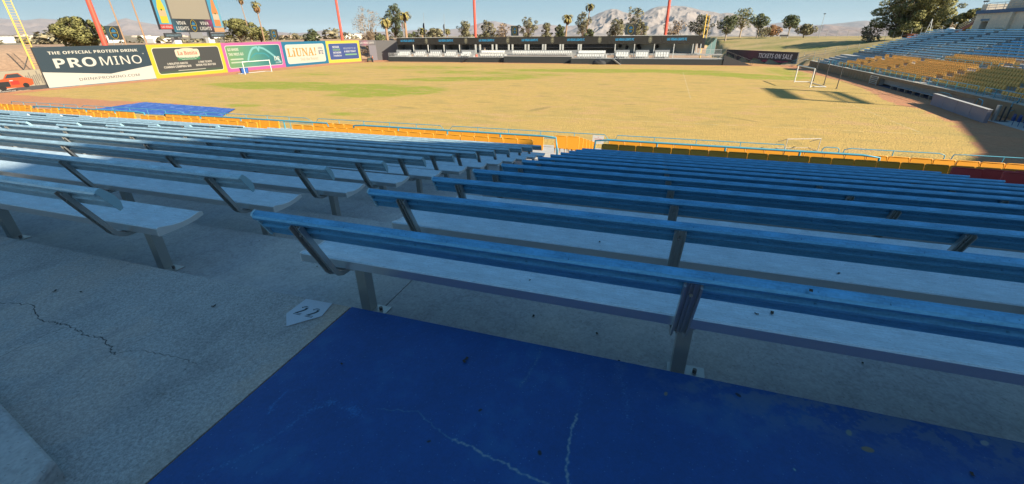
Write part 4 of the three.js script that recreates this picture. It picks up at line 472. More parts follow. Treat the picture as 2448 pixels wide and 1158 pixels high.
// ---------------------------------------------------------------- scoreboard, emblem boards, poles
{
  const t = thing('scoreboard', 'tall scoreboard with blank grey screen and VIVA LIGHTS panel', 'scoreboard', [-108, 0, -85.6], Math.PI / 2);
  const pr = (name, x0, x1, y0, y1, z, cw, ch, draw) => mesh(name, new THREE.PlaneGeometry(x1 - x0, y1 - y0).translate((x0 + x1) / 2, (y0 + y1) / 2, z), new THREE.MeshStandardMaterial({ map: canvasTex(cw, ch, draw), color: vinyl, roughness: 0.6 }), t);
  mesh('cabinet', box(-5.1, 5.1, 8.35, 19, -0.8, 0), darkP, t); mesh('screen', box(-4.75, 4.75, 11.15, 18.6, 0.0, 0.04), std(0.20, 0.175, 0.135, 0.5), t);
  pr('viva_panel', -5.05, 5.05, 8.4, 11.1, 0.02, 768, 206, (x, w, h) => { x.fillStyle = '#34393f'; x.fillRect(0, 0, w, h); const g = x.createRadialGradient(w * 0.98, h * 0.2, 10, w * 0.98, h * 0.2, h * 0.8); g.addColorStop(0, 'rgba(200,70,140,0.8)'); g.addColorStop(1, 'rgba(200,70,140,0)'); x.fillStyle = g; x.fillRect(0, 0, w, h); const g2 = x.createLinearGradient(0, h, w * 0.25, h * 0.5); g2.addColorStop(0, 'rgba(60,150,190,0.8)'); g2.addColorStop(1, 'rgba(60,150,190,0)'); x.fillStyle = g2; x.fillRect(0, 0, w, h); for (const c of [0.21, 0.79]) { txt(x, 'VIVA', w * c, h * 0.30, h * 0.36, w * 0.22, '#e6e4df'); txt(x, 'LIGHTS', w * c, h * 0.72, h * 0.38, w * 0.31, '#e6e4df'); } emblem(x, w * 0.5, h * 0.5, w * 0.13, h * 0.95); });
  const bottle = (c1, c2, cap, foot, word) => (x, w, h) => { x.fillStyle = '#4fb0dc'; x.fillRect(0, 0, w, h); x.fillStyle = '#7cc6e4'; x.fillRect(w * 0.72, 0, w * 0.28, h); x.fillStyle = '#f4efe2'; x.beginPath(); x.moveTo(w * 0.42, h * 0.02); x.lineTo(w * 0.58, h * 0.02); x.lineTo(w * 0.62, h * 0.35); x.lineTo(w * 0.38, h * 0.35); x.fill(); x.fillStyle = c1; x.beginPath(); x.moveTo(w * 0.38, h * 0.3); x.lineTo(w * 0.62, h * 0.3); x.quadraticCurveTo(w * 0.68, h * 0.45, w * 0.8, h * 0.56); x.lineTo(w * 0.8, h * 0.88); x.lineTo(w * 0.2, h * 0.88); x.lineTo(w * 0.2, h * 0.56); x.quadraticCurveTo(w * 0.32, h * 0.45, w * 0.38, h * 0.3); x.fill(); x.fillStyle = c2; x.fillRect(w * 0.22, h * 0.62, w * 0.56, h * 0.12); x.fillStyle = '#5a7a3a'; x.beginPath(); x.arc(w * 0.5, h * 0.61, w * 0.07, 0, 7); x.fill(); x.fillStyle = foot; x.fillRect(0, h * 0.905, w, h * 0.095); if (word) txt(x, word, w * 0.5, h * 0.955, h * 0.06, w * 0.84, '#f4d9d4'); };
  mesh('side_cabinet', box(-8.0, -5.15, 8.9, 19, -0.7, -0.02), darkP, t); pr('bottle_poster', -7.97, -5.18, 9.0, 18.9, 0.0, 160, 568, bottle('#f0dc3c', '#f2c9a0', '#fff', '#d8453f', 'LAS VEGAS'));
  mesh('side_cabinet', box(5.15, 8.0, 8.3, 19, -0.7, -0.02), darkP, t); pr('bottle_poster', 5.18, 7.97, 8.4, 18.9, 0.0, 160, 603, bottle('#ef9a5a', '#f1d2b8', '#fff', '#e2b184', ''));
  for (const [a, b] of [[-7.5, -3.6], [3.8, 7.7]]) { mesh('name_strip', box(a, b, 7.2, 8.2, -0.5, -0.05), darkP, t); pr('name_print', a, b, 7.2, 8.2, -0.04, 320, 82, (x, w, h) => { x.fillStyle = '#4c5157'; x.fillRect(0, 0, w, h); txt(x, 'LAS VEGAS-LIGHTS FC', w * 0.5, h * 0.5, h * 0.5, w * 0.9, '#8fb4c9'); }); }
  mesh('lower_screen', box(-1.5, 1.6, 7.0, 8.3, -0.4, 0.0), std(0.16, 0.16, 0.16, 0.6), t);
  for (const x of [-4.3, 4.4]) { mesh('column', box(x - 0.8, x + 0.8, 0, 7.15, -2.0, -0.9), whiteP, t); mesh('post', box(x - 0.3, x + 0.3, 7.15, 8.4, -1.6, -1.0), galv, t); }
  const spot = (name, label, p, hb, ht, w, ry, post) => { const e = thing('emblem_board', label, 'sign', [p[0], 0, -p[1]], ry, 'emblem boards above the outfield wall'); mesh('panel', box(-w / 2, w / 2, hb, ht, -0.15, 0), darkP, e); mesh('print', new THREE.PlaneGeometry(w - 0.04, ht - hb - 0.04).translate(0, (hb + ht) / 2, 0.008), new THREE.MeshStandardMaterial({ roughness: 0.6, color: vinyl, map: canvasTex(192, 192, (x) => { x.fillStyle = '#3d4246'; x.fillRect(0, 0, 192, 192); x.fillStyle = 'rgba(50,120,140,0.35)'; x.fillRect(0, 0, 60, 192); emblem(x, 96, 96, 96, 170); }) }), e); for (const s of post) mesh('post', bar([s, 0, -0.1], [s, hb + 0.3, -0.1], 0.08), galv, e); };
  spot('e', 'square dark emblem board beside the left red light pole', [-106, 66.5], 6.95, 9.5, 2.6, Math.PI / 2, [-0.7, 0.8]); spot('e', 'square dark emblem board above the pink framed board', [-104, 105.3], 6.55, 9.0, 2.8, Math.PI / 2, [-0.9, 0.9]);
  spot('e', 'square dark emblem board on the roofline above the stand\'s middle', [-43.4, 134], 6.7, 9.3, 2.3, 0.05, [-0.7, 0.7]); spot('e', 'square dark emblem board on the roofline left of the rightmost red pole', [-10.4, 134], 6.65, 9.25, 2.9, 0.05, [-0.9, 0.9]);
  const redPole = std(0.62, 0.085, 0.05, 0.5);
  [[[-104, 62.9], 'thick red light pole leaning over the navy board, leftmost of four'], [[-108.7, 140], 'red light pole behind the gateway end of the boards'], [[-59.2, 142], 'red light pole behind the middle of the suite stand'], [[-1.4, 142], 'red light pole in front of the pale mountain, rightmost of four']].forEach(([p, l], i) => { const g = thing('light_pole', l, 'light pole', [p[0], 0, -p[1]], 0, 'red light poles'); mesh('pole', cyl(i ? 0.46 : 0.5, 0.28, 40, 14), redPole, g); mesh('lamp_rack', box(-3, 3, 37, 41, -0.3, 0.3), darkP, g); });
  const fy = std(0.72, 0.47, 0.09, 0.5);
  { const g = thing('foul_pole', 'tall yellow foul pole with mesh wing by the left end of the wall', 'foul pole', [-96.0, 0, -46.7], Math.PI / 2); mesh('pole', cyl(0.12, 0.10, 17, 8), fy, g); mesh('wing_edge', bar([0.9, 3.6, 0], [0.9, 17, 0], 0.06), fy, g); const gs = []; for (let i = 0; i < 36; i++) gs.push(bar([0, 3.6 + i * 0.37, 0], [0.9, 3.6 + i * 0.37, 0], 0.02, 4)); mesh('wing_mesh', gs, fy, g).userData.kind = 'stuff'; mesh('brace', bar([0, 5.0, 0], [0, 3.0, -2.6], 0.07), galv, g); }
  { const g = thing('foul_pole', 'short yellow foul pole pair at the right end of the suite stand', 'foul pole', [7.8, 0, -128.2], 0); mesh('pole', cyl(0.15, 0.13, 11.1, 8), fy, g); mesh('wing_edge', bar([0.75, 5.8, 0], [0.75, 10.9, 0], 0.08), fy, g); for (const y of [6.2, 8.4, 10.6]) mesh('tie', bar([0, y, 0], [0.75, y, 0], 0.04), fy, g); }
  [[-87.5, 134, 14.5, [0.34, 0.24, 0.26], 'left of three flagpoles with a limp pale red flag'], [-81.5, 138, 14.0, [0.05, 0.05, 0.09], 'middle flagpole with a limp navy flag'], [-75.5, 141.5, 13.6, [0.10, 0.11, 0.13], 'right of three flagpoles with a limp dark flag']].forEach(([u, v, h, c, l]) => { const g = thing('flagpole', l, 'flagpole', [u, 0, -v - 12], 0, 'flagpoles behind the suite stand'); mesh('pole', cyl(0.08, 0.05, h, 8), galv, g); const fg = new THREE.PlaneGeometry(0.5, 3.0, 8, 12), p = fg.attributes.position; for (let i = 0; i < p.count; i++) { const x = p.getX(i) + 0.25, y = p.getY(i); p.setXYZ(i, -x * (0.9 + 0.3 * Math.sin(y * 2)) - 0.06, y + h - 4.4 - x * 0.9, 0.14 * Math.sin(x * 16 + y)); } fg.computeVertexNormals(); mesh('flag', fg, std(...c, 0.9, 0, { side: THREE.DoubleSide }), g); });
}

// ---------------------------------------------------------------- stand along the right side of the field (rows run away from us, facing left)
const RS = { u0: 37.4, run: 0.93, h0: 2.95, rise: 0.287, n: 13 };
{
  const S = new THREE.Group(); S.name = 'grandstand_right'; S.userData.kind = 'structure'; scene.add(S);
  for (let j = 0; j < 6; j++) mesh('tread', boxUV(30.4 + j * 0.95, 31.35 + j * 0.95 + (j === 5 ? 1.4 : 0.03), 44, 118, 0.2, 1.15 + j * 0.29), concrete, S);
  for (let i = 0; i < RS.n; i++) mesh('tread', boxUV(RS.u0 + i * RS.run, RS.u0 + (i + 1) * RS.run + 0.03, 44, 118, 0.2, RS.h0 + i * RS.rise), concrete, S);
  mesh('concourse', boxUV(RS.u0 + RS.n * RS.run, 53.5, 44, 118, 0.2, RS.h0 + RS.n * RS.rise), concrete, S);
  // front wall hung with a tan tarpaulin, dugout opening
  const tarp = new THREE.MeshStandardMaterial({ color: new THREE.Color().setRGB(0.24, 0.165, 0.095), roughness: 0.8, side: THREE.DoubleSide });
  const hang = (v0, v1, h0, h1, amp) => { const n = Math.ceil((v1 - v0) * 4), g = new THREE.PlaneGeometry(v1 - v0, h1 - h0, n, 6), p = g.attributes.position; for (let i = 0; i < p.count; i++) { const x = p.getX(i) + (v0 + v1) / 2, y = p.getY(i) + (h0 + h1) / 2, f = (h1 - y) / (h1 - h0); p.setXYZ(i, 29.82 - amp * f * (Math.abs(fbm2(x * 0.9, y * 0.35, 3)) + 0.25 * Math.sin(x * 5.2 + 2 * fbm2(x * 0.3, 1, 2))), y, -x); } g.computeVertexNormals(); mesh('wall_tarpaulin', g, tarp, S); };
  for (const [a, b] of [[44, 57.5], [80.5, 118]]) { mesh('front_wall', boxUV(29.9, 30.38, a, b, 0, 1.28), concrete, S); hang(a, b, 0.02, 1.26, 0.34); }
  mesh('dugout_roof', boxUV(29.85, 33, 57.52, 80.48, 0.98, 1.28), concrete, S); hang(57.52, 80.48, 0.96, 1.27, 0.12);
  const navy = std(0.02, 0.035, 0.08, 0.7); mesh('dugout_back', boxUV(31.9, 32.1, 57.52, 80.48, -0.1, 0.97), navy, S); mesh('dugout_floor', boxUV(29.5, 31.88, 57.52, 80.48, -0.1, 0.03), navy, S);
  mesh('coping', boxUV(29.78, 30.42, 44, 118, 1.285, 1.34), std(0.36, 0.33, 0.28, 0.85), S);
  mesh('concrete_pad', boxUV(27.6, 29.8, 40, 50.6, -0.1, 0.03), concrete, S);
  const bays = [[58, 70], [71.2, 84.3], [85.5, 95.2], [96.4, 106.2], [107.4, 117.6]], bl = ['nearest to us', 'over the dugout', 'in the middle', 'second from the far end', 'at the far end'];
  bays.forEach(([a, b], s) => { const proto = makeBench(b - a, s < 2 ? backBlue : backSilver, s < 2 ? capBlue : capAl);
    for (let i = 0; i < RS.n; i++) { const uB = RS.u0 + (i + 1) * RS.run + 0.12; if (b < uB * 1.8) continue; if (i < 2 && s < 2) continue; const q = proto.clone(); q.name = numbered('bench'); q.position.set(uB, RS.h0 + i * RS.rise, -(a + b) / 2); q.rotation.y = Math.PI / 2; scene.add(q); tag(q, `bench of the right stand, ${ORD[i]} row up, block ${bl[s]}`, 'bench', 'benches of the right stand, block ' + bl[s]); } });
  const farYellow = std(0.66, 0.375, 0.10, 0.55);   // yellow made paler in the colour to lift the shaded, backlit seats
  // yellow seats: the nearest as seats, the rest as one mass
  const rest = [], rowN = {}; let count = 0; const spots = [];
  for (let j = 0; j < 6; j++) for (const [a, b] of [[52.5, 57], ...bays]) for (let v = a + 0.3; v < b - 0.2; v += 0.5) { if (a > 107 || (a > 96 && v > 104 - j * 1.2)) continue; if (v < (31 + j * 0.95) * 1.68) continue; spots.push([31.1 + j * 0.95, v, 1.15 + j * 0.29, j]); }
  for (let i = 0; i < 2; i++) for (const [a, b] of bays.slice(0, 2)) for (let v = a + 0.3; v < b - 0.2; v += 0.5) if (v > 38 * 1.8) spots.push([RS.u0 + i * RS.run + 0.75, v, RS.h0 + i * RS.rise, 6 + i]);
  spots.sort((p, q) => Math.hypot(p[0], p[1]) - Math.hypot(q[0], q[1]));
  for (const [u, v, h, j] of spots) { if (count++ < 95) { const s = tag(mesh('stadium_seat', sFar, farYellow), `yellow seat of the right stand, ${ORD[j]} row up, ${nth(rowN[j] = (rowN[j] ?? 0) + 1)} from the frame edge`, 'stadium seat', `yellow seats of the right stand, ${ORD[j]} row`); s.position.set(u + 0.1, h, -v); s.rotation.y = Math.PI / 2; s.scale.set(0.86, 0.95, 1); } else rest.push([u, v, h]); }
  const im = new THREE.InstancedMesh(sFar, farYellow, rest.length), M = new THREE.Matrix4(); rest.forEach(([u, v, h], i) => { M.makeRotationY(Math.PI / 2 + rr(-0.08, 0.08)); M.scale(new THREE.Vector3(0.86, 0.95, 1)); M.setPosition(u + 0.1, h, -v); im.setMatrixAt(i, M); }); im.name = 'seat_mass'; scene.add(im); tag(im, 'mass of further yellow seats in the lower part of the right stand', 'seats', null, 'stuff');
  // rails along the front wall and the cross aisle
  const rv = (a, b, u, base, top, r, label, group) => { const t = thing('railing', label, 'railing', [u, base, -(a + b) / 2], Math.PI / 2, group), L = (b - a) / 2, h = top - base; mesh('handrail', bar([-L, h, 0], [L, h, 0], r), bluePipe, t); mesh('lower_rail', bar([-L, h * 0.5, 0], [L, h * 0.5, 0], r * 0.8), bluePipe, t); const n = Math.round(2 * L / 1.8); for (let i = 0; i <= n; i++) mesh('post', bar([-L + 2 * L * i / n, 0, 0], [-L + 2 * L * i / n, h, 0], r), bluePipe, t); };
  bays.forEach(([a, b], s) => rv(a + 0.3, b - 0.2, 30.1, 1.34, 2.12, 0.032, `light blue front railing of the right stand, block ${bl[s]}`, 'front railings of the right stand')); rv(47, 57.2, 30.1, 1.34, 2.12, 0.032, 'light blue front railing of the right stand at the frame edge', 'front railings of the right stand');
  rv(71.4, 84, 37.1, 2.75, 3.6, 0.032, 'blue rail behind the lower yellow seats over the dugout', 'aisle rails of the right stand'); rv(62, 70, 37.1, 2.75, 3.6, 0.032, 'blue rail behind the lower yellow seats at the frame edge', 'aisle rails of the right stand');
}
{ // concrete concourse building above the right stand
  const t = thing('concourse_building', 'tan concrete building with blue band and dark doorways above the right stand', 'building', [52.6, 6.68, 0]);
  const tan = new THREE.MeshStandardMaterial({ map: cMap, color: new THREE.Color().setRGB(1.75, 1.50, 1.20), bumpMap: cBump, bumpScale: 0.003, roughness: 0.9 }), band = std(0.045, 0.10, 0.20, 0.6), dark = std(0.015, 0.014, 0.014, 0.9);
  const V = (a, b, x0, x1, y0, y1) => box(x0, x1, y0, y1, -a, -b);
  const doors = [[107.0, 109.0], [95.6, 97.6]]; let v = 111.2;
  for (const [a, b] of doors) { mesh('wall', V(b, v, 0, 6, -0.7, 3.0), tan, t); mesh('lintel', V(a, b, 0.02, 5.98, 1.75, 3.0), tan, t); mesh('doorway', V(a, b, 1.2, 1.4, -0.6, 1.74), dark, t); mesh('door_sign', V(a - 0.1, b + 0.3, -0.06, 0.0, 1.85, 2.15), std(0.10, 0.18, 0.26, 0.6), t); v = a; }
  mesh('wall', V(80, v, 0, 6, -0.7, 3.0), tan, t); mesh('blue_band', V(79.9, 111.3, -0.25, 6.2, 3.0, 3.55), band, t); mesh('parapet_block', V(109.4, 111.0, 0.2, 3, 3.55, 4.5), tan, t);
  for (const y of [3.9, 4.25, 4.6]) mesh('roof_rail', bar([0.1, y, -80], [0.1, y, -109.3], 0.035), galv, t); for (let k = 0; k < 15; k++) mesh('rail_post', bar([0.1, 3.55, -80 - k * 2.05], [0.1, 4.65, -80 - k * 2.05], 0.04), galv, t);
  const s = new THREE.Shape(); [[-105.4, 3.5], [-98.6, 3.5], [-98.0, 11], [-103.2, 11]].forEach((p, i) => (i ? s.lineTo(...p) : s.moveTo(...p))); mesh('stair_tower', muv(new THREE.ExtrudeGeometry(s, { depth: 3.4, bevelEnabled: false }).rotateY(-Math.PI / 2).translate(4.2, 0, 0)), tan, t);
  mesh('pilaster', V(100.6, 101.3, -0.5, 0.0, -0.7, 3.0), tan, t); mesh('pilaster', V(99.2, 99.9, 0.4, 0.8, 3.56, 11), tan, t); mesh('stair_wall', V(101.3, 103.4, -1.6, -0.02, -0.7, 0.7), tan, t);
  const l = thing('stair_flight', 'outside stair with reddish stringer and white rails left of the concrete building', 'stairs', [54, 5.5, -116.2]); mesh('stringer', box(-0.1, 0.1, -0.25, 0.25, -2.7, 2.7).rotateX(-0.33).translate(0, 2.0, 0), std(0.16, 0.07, 0.06, 0.7), l); for (const y of [0.5, 0.85, 1.2]) mesh('handrail', bar([0, 2.0 + y - 0.9, -2.6], [0, 2.0 + y + 0.9, 2.6], 0.035), whiteP, l); mesh('support', box(-0.1, 0.1, 0, 2.6, 2.2, 2.5), galv, l);
  for (const v2 of [110.9, 110.2]) { const f = thing('floodlight', v2 > 110.5 ? 'left of two small floodlights on the concrete building corner' : 'right of two small floodlights on the concrete building corner', 'floodlight', [52.9, 11.18, -v2]); mesh('stem', bar([0, 0, 0], [0, 0.4, 0], 0.03), darkP, f); mesh('head', box(-0.15, 0.15, 0.38, 0.6, -0.22, 0.22), darkP, f); }
  const a = thing('frame_stand', 'white A-shaped frame standing at the far top corner of the stand', 'frame', [49.6, 6.5, -119.4]); for (const z of [-0.9, 0.9]) mesh('leg', bar([0, 0, z], [0, 2.6, 0], 0.05), whiteP, a); for (const y of [0.7, 1.4]) mesh('rung', bar([0, y, -0.9 * (1 - y / 2.6)], [0, y, 0.9 * (1 - y / 2.6)], 0.04), whiteP, a);
  const tk = new THREE.SphereGeometry(0.7, 18, 12).scale(1, 0.75, 1.2); tag(mesh('water_tank', tk.translate(50.6, 7.0, -113.6), whiteP), 'rounded white tank at the top of the right stand benches', 'tank');
  const or = thing('picnic_table', 'small orange table beside the A-shaped frame', 'table', [47.6, 5.6, -120.6]); mesh('table_top', box(-0.5, 0.5, 0.72, 0.8, -1.2, 1.2), std(0.5, 0.16, 0.08, 0.6), or); for (const z of [-0.9, 0.9]) mesh('leg', box(-0.4, 0.4, 0, 0.72, z - 0.05, z + 0.05), std(0.4, 0.14, 0.08, 0.6), or); mesh('bench_plank', box(-1.0, -0.7, 0.42, 0.48, -1.2, 1.2), std(0.5, 0.16, 0.08, 0.6), or);
  const la = thing('pallet_stack', 'leaning tan slatted pallet behind the top row of benches', 'pallet', [52.4, 6.2, -117.6]); for (let i = 0; i < 6; i++) mesh('slat', box(-0.06, 0.06, 0.2 + i * 0.3, 0.36 + i * 0.3, -0.9, 0.9).rotateX(0.2), std(0.42, 0.29, 0.16, 0.8), la); for (const z of [-0.8, 0.8]) mesh('runner', box(0.06, 0.16, 0, 2.1, z - 0.06, z + 0.06).rotateX(0.2), std(0.42, 0.29, 0.16, 0.8), la);
}
// ---------------------------------------------------------------- goals, poles, dugout clutter
function goal(name, label, a, b, h, r, depth, dirU, mat) { const t = thing(name, label, 'goal', [(a[0] + b[0]) / 2, 0, -(a[1] + b[1]) / 2], Math.atan2(b[1] - a[1], b[0] - a[0])), L = Math.hypot(b[0] - a[0], b[1] - a[1]) / 2; for (const s of [-1, 1]) { mesh('post', bar([s * L, 0, 0], [s * L, h, 0], r, 8), mat, t); mesh('ground_bar', bar([s * L, r, 0], [s * L, r, dirU * depth], r * 0.7), mat, t); } mesh('crossbar', bar([-L - r, h, 0], [L + r, h, 0], r, 8), mat, t); mesh('rear_bar', bar([-L, r, dirU * depth], [L, r, dirU * depth], r * 0.6), mat, t); return t; }
goal('soccer_goal', 'white soccer goal frame without net near the right stand', [19.85, 75.2], [19.4, 82.3], 2.46, 0.085, 2.0, 1, whiteP);
goal('soccer_goal', 'white soccer goal frame in front of the pink framed board', [-85.2, 76.0], [-85.2, 83.2], 2.46, 0.085, 2.0, -1, whiteP);
{ const paleG = std(0.45, 0.43, 0.42, 0.6), t = goal('mini_goal', 'low white training goal frame just beyond the front railing', [8.3, 33.2], [10.4, 33.9], 0.86, 0.022, 1.0, -1, paleG); for (const s of [-1.1, 1.1]) mesh('side_bar', bar([s, 0.86, 0], [s, 0.45, -1.0], 0.022), paleG, t); }
[[22.5, 84.4, 'farthest'], [22.6, 79.2, 'middle'], [22.85, 74.3, 'nearest']].forEach(([u, v, w]) => { const t = thing('net_pole', `thin dark pole beside the right goal, ${w} of three`, 'pole', [u, 0, -v], 0, 'dark poles by the right goal'); mesh('pole', cyl(0.06, 0.05, 3.35, 8), darkP, t); mesh('base', cyl(0.14, 0.1, 0.12, 8), darkP, t); });
[[-87.2, 77.3], [-87.3, 78.3]].forEach(([u, v], i) => { const t = thing('wheeled_bin', i ? 'blue wheeled bin behind the far goal, right of the pair' : 'blue wheeled bin behind the far goal, left of the pair', 'bin', [u, 0, -v], Math.PI / 2), bm = std(0.03, 0.11, 0.36, 0.5); mesh('body', new THREE.CylinderGeometry(0.5, 0.4, 1.0, 4).rotateY(Math.PI / 4).translate(0, 0.6, 0), bm, t); mesh('lid', box(-0.42, 0.42, 1.1, 1.18, -0.42, 0.42), bm, t); for (const s of [-0.3, 0.3]) mesh('wheel', new THREE.CylinderGeometry(0.12, 0.12, 0.06, 10).rotateZ(Math.PI / 2).translate(s, 0.12, -0.36), darkP, t); });
{
  const pad = std(0.23, 0.21, 0.25, 0.8); const a = [27.75, 60.4], b = [26.7, 48.9], L = Math.hypot(a[0] - b[0], a[1] - b[1]), t = thing('padded_wall', 'low grey padded wall panels before the dugout', 'wall', [(a[0] + b[0]) / 2, 0, -(a[1] + b[1]) / 2], Math.atan2(b[1] - a[1], b[0] - a[0]));
  for (let i = 0; i < 4; i++) mesh('panel', box(-L / 2 + i * L / 4 + 0.02, -L / 2 + (i + 1) * L / 4 - 0.02, 0, 1.08, -0.15, 0.12), pad, t); mesh('cap', box(-L / 2, L / 2, 1.085, 1.13, -0.18, 0.16), std(0.40, 0.39, 0.38, 0.7), t);
  const br = (label, u, v, w, h, ry) => { const q = thing('railing', label, 'railing', [u, 0.03, -v], ry, 'short blue rails by the dugout'); mesh('handrail', pipe([[-w / 2, 0, 0], [-w / 2, h, 0], [w / 2, h, 0], [w / 2, 0, 0]], 0.035), bluePipe, q); mesh('lower_rail', bar([-w / 2, h * 0.5, 0], [w / 2, h * 0.5, 0], 0.028), bluePipe, q); };
  br('short blue rail behind the padded wall', 28.7, 54.5, 2.0, 1.25, 1.3); br('blue rail left of the dugout steps at the right edge', 29.4, 51.2, 1.6, 1.5, 0.9); br('blue rail right of the dugout steps at the right edge', 29.6, 49.0, 1.6, 1.4, 0.9); br('white-lit rail in front of the dugout opening', 29.3, 62, 3.0, 1.0, 1.57);
  const g = thing('net_post_cluster', 'cluster of silver and dark posts at the near end of the padded wall', 'post', [27.9, 0, -50.2]); mesh('silver_post', cyl(0.16, 0.16, 1.35, 12), galv, g); for (const x of [0.4, 0.75]) mesh('dark_post', bar([x, 0, 0.1], [x + 0.05, 1.25, 0], 0.06, 8), darkP, g); mesh('base', cyl(0.5, 0.5, 0.04, 12).translate(0.5, 0, 0.1), darkP, g);
  const sb = std(0.012, 0.05, 0.20, 0.45); for (let i = 0; i < 7; i++) { const s = tag(mesh('stadium_seat', sFar, sb), `dark blue seat on the pad by the dugout, ${ORD[i]} from the left`, 'stadium seat', 'dark blue seats by the dugout'); s.position.set(28.2 + i * 0.10, 0.03, -(48.3 - i * 0.52)); s.rotation.y = Math.PI / 2 - 0.2; }
  const sh = thing('rail_rack', 'grey tubular rack leaning at the far end of the dugout', 'rack', [29.2, 0, -80.9], Math.PI / 2); for (let i = 0; i < 5; i++) mesh('bar', bar([-1.3, 0.2 + i * 0.24, 0], [1.3, 0.2 + i * 0.24, 0], 0.04), galv, sh); for (const x of [-1.3, 1.3]) mesh('upright', bar([x, 0, 0], [x, 1.2, 0], 0.05), galv, sh);
  const db = thing('dugout_bench', 'long pale bench rail at the front of the dugout', 'bench', [29.5, 0, -69], Math.PI / 2); mesh('plank', box(-6.5, 6.5, 0.42, 0.48, -0.2, 0.2), std(0.22, 0.24, 0.26, 0.6), db); for (let i = 0; i < 7; i++) mesh('leg', box(-6.2 + i * 2.05, -6.1 + i * 2.05, 0, 0.42, -0.15, 0.15), galv, db);
  const ms = thing('metal_stair', 'grey metal stair tower at the far corner of the right stand', 'stairs', [28.7, 0, -119.5], -0.6); for (let i = 0; i < 6; i++) mesh('step', box(-2 + i * 0.5, -1.5 + i * 0.5, 0.25 * i + 0.18, 0.25 * i + 0.25, -0.6, 0.6), galv, ms); for (const z of [-0.6, 0.6]) for (const y of [0.5, 1.0]) mesh('handrail', bar([-2, y, z], [1, y + 1.5, z], 0.035), bluePipe, ms);
}
{ // utility cart and person by the gate
  const c = thing('utility_cart', 'dark green utility cart parked in front of the gateway', 'cart', [-85.2, 0, -120.9], 0.7), gm = std(0.03, 0.045, 0.035, 0.5); mesh('body', box(-0.65, 0.65, 0.35, 0.85, -1.2, 1.2), gm, c); mesh('hood', box(-0.6, 0.6, 0.85, 1.1, 0.5, 1.15), gm, c); mesh('seat', box(-0.5, 0.5, 0.85, 1.15, -0.4, 0.1), blackP, c); mesh('roof', box(-0.65, 0.65, 1.78, 1.85, -0.7, 0.6), blackP, c); for (const [x, z] of [[-0.6, -0.65], [0.6, -0.65], [-0.6, 0.55], [0.6, 0.55]]) mesh('roof_post', bar([x, 0.85, z], [x, 1.78, z], 0.03), blackP, c); for (const [x, z] of [[-0.68, -0.8], [0.68, -0.8], [-0.68, 0.8], [0.68, 0.8]]) { const w = mesh('wheel', new THREE.CylinderGeometry(0.32, 0.32, 0.22, 16).rotateZ(Math.PI / 2), blackP, c); w.position.set(x, 0.32, z); mesh('rim', new THREE.CylinderGeometry(0.15, 0.15, 0.24, 12).rotateZ(Math.PI / 2), galv, w); }
  const bones = [[[0, 1.62, 0], [0, 1.72, 0], 0.095, 0.10], [[0, 1.45, 0], [0, 1.58, 0], 0.06, 0.055], [[0, 1.0, 0], [0, 1.36, 0], 0.15, 0.165], [[-0.12, 1.40, 0], [0.12, 1.40, 0], 0.09, 0.09], [[-0.2, 1.38, 0], [-0.27, 1.12, 0.02], 0.058, 0.048], [[-0.27, 1.12, 0.02], [-0.24, 0.88, 0.12], 0.046, 0.036], [[0.2, 1.38, 0], [0.27, 1.12, 0.02], 0.058, 0.048], [[0.27, 1.12, 0.02], [0.22, 0.9, 0.16], 0.046, 0.036], [[-0.1, 0.95, 0], [-0.13, 0.5, 0.03], 0.095, 0.065], [[-0.13, 0.5, 0.03], [-0.14, 0.08, -0.04], 0.062, 0.045], [[0.1, 0.95, 0], [0.13, 0.5, 0.05], 0.095, 0.065], [[0.13, 0.5, 0.05], [0.15, 0.08, 0.02], 0.062, 0.045], [[-0.14, 0.05, -0.06], [-0.15, 0.04, 0.13], 0.045, 0.04], [[0.15, 0.05, 0], [0.16, 0.04, 0.19], 0.045, 0.04]];
  const N = 72, mc = new MarchingCubes(N, new THREE.MeshStandardMaterial(), false, false, 60000); mc.isolation = 0; const sc = 0.98;
  for (let k = 0; k < N; k++) for (let j = 0; j < N; j++) for (let i = 0; i < N; i++) { const p = new THREE.Vector3((i / N * 2 - 1) * sc, (j / N * 2 - 1) * sc + 0.92, (k / N * 2 - 1) * sc); let d = 9; if (Math.abs(p.x) < 0.5 && Math.abs(p.z) < 0.45) for (const [a, b, r0, r1] of bones) { const A = new THREE.Vector3(...a), B = new THREE.Vector3(...b).sub(A), q = p.clone().sub(A), t = Math.min(1, Math.max(0, q.dot(B) / B.lengthSq())), e = q.sub(B.multiplyScalar(t)).length() - (r0 + (r1 - r0) * t); const h = Math.max(0, 0.05 - Math.abs(d - e)) / 0.05; d = Math.min(d, e) - h * h * 0.05 / 4; } mc.field[k * N * N + j * N + i] = -d; }
  mc.update(); const cnt = mc.count, g = new THREE.BufferGeometry(); const pa = mc.positionArray.slice(0, cnt * 3), na = mc.normalArray.slice(0, cnt * 3), ca = new Float32Array(cnt * 3);
  for (let i = 0; i < cnt; i++) { pa[3 * i] *= sc; pa[3 * i + 1] = pa[3 * i + 1] * sc + 0.92; pa[3 * i + 2] *= sc; const y = pa[3 * i + 1], x = Math.abs(pa[3 * i]); const col = y > 1.72 ? [0.05, 0.035, 0.025] : y > 1.5 ? [0.42, 0.26, 0.19] : y > 0.96 && x < 0.21 ? [0.75, 0.20, 0.04] : y > 0.96 ? [0.09, 0.10, 0.13] : x > 0.2 && y > 0.85 ? [0.42, 0.26, 0.19] : y < 0.1 ? [0.03, 0.03, 0.03] : [0.05, 0.06, 0.10]; ca.set(col, 3 * i); }
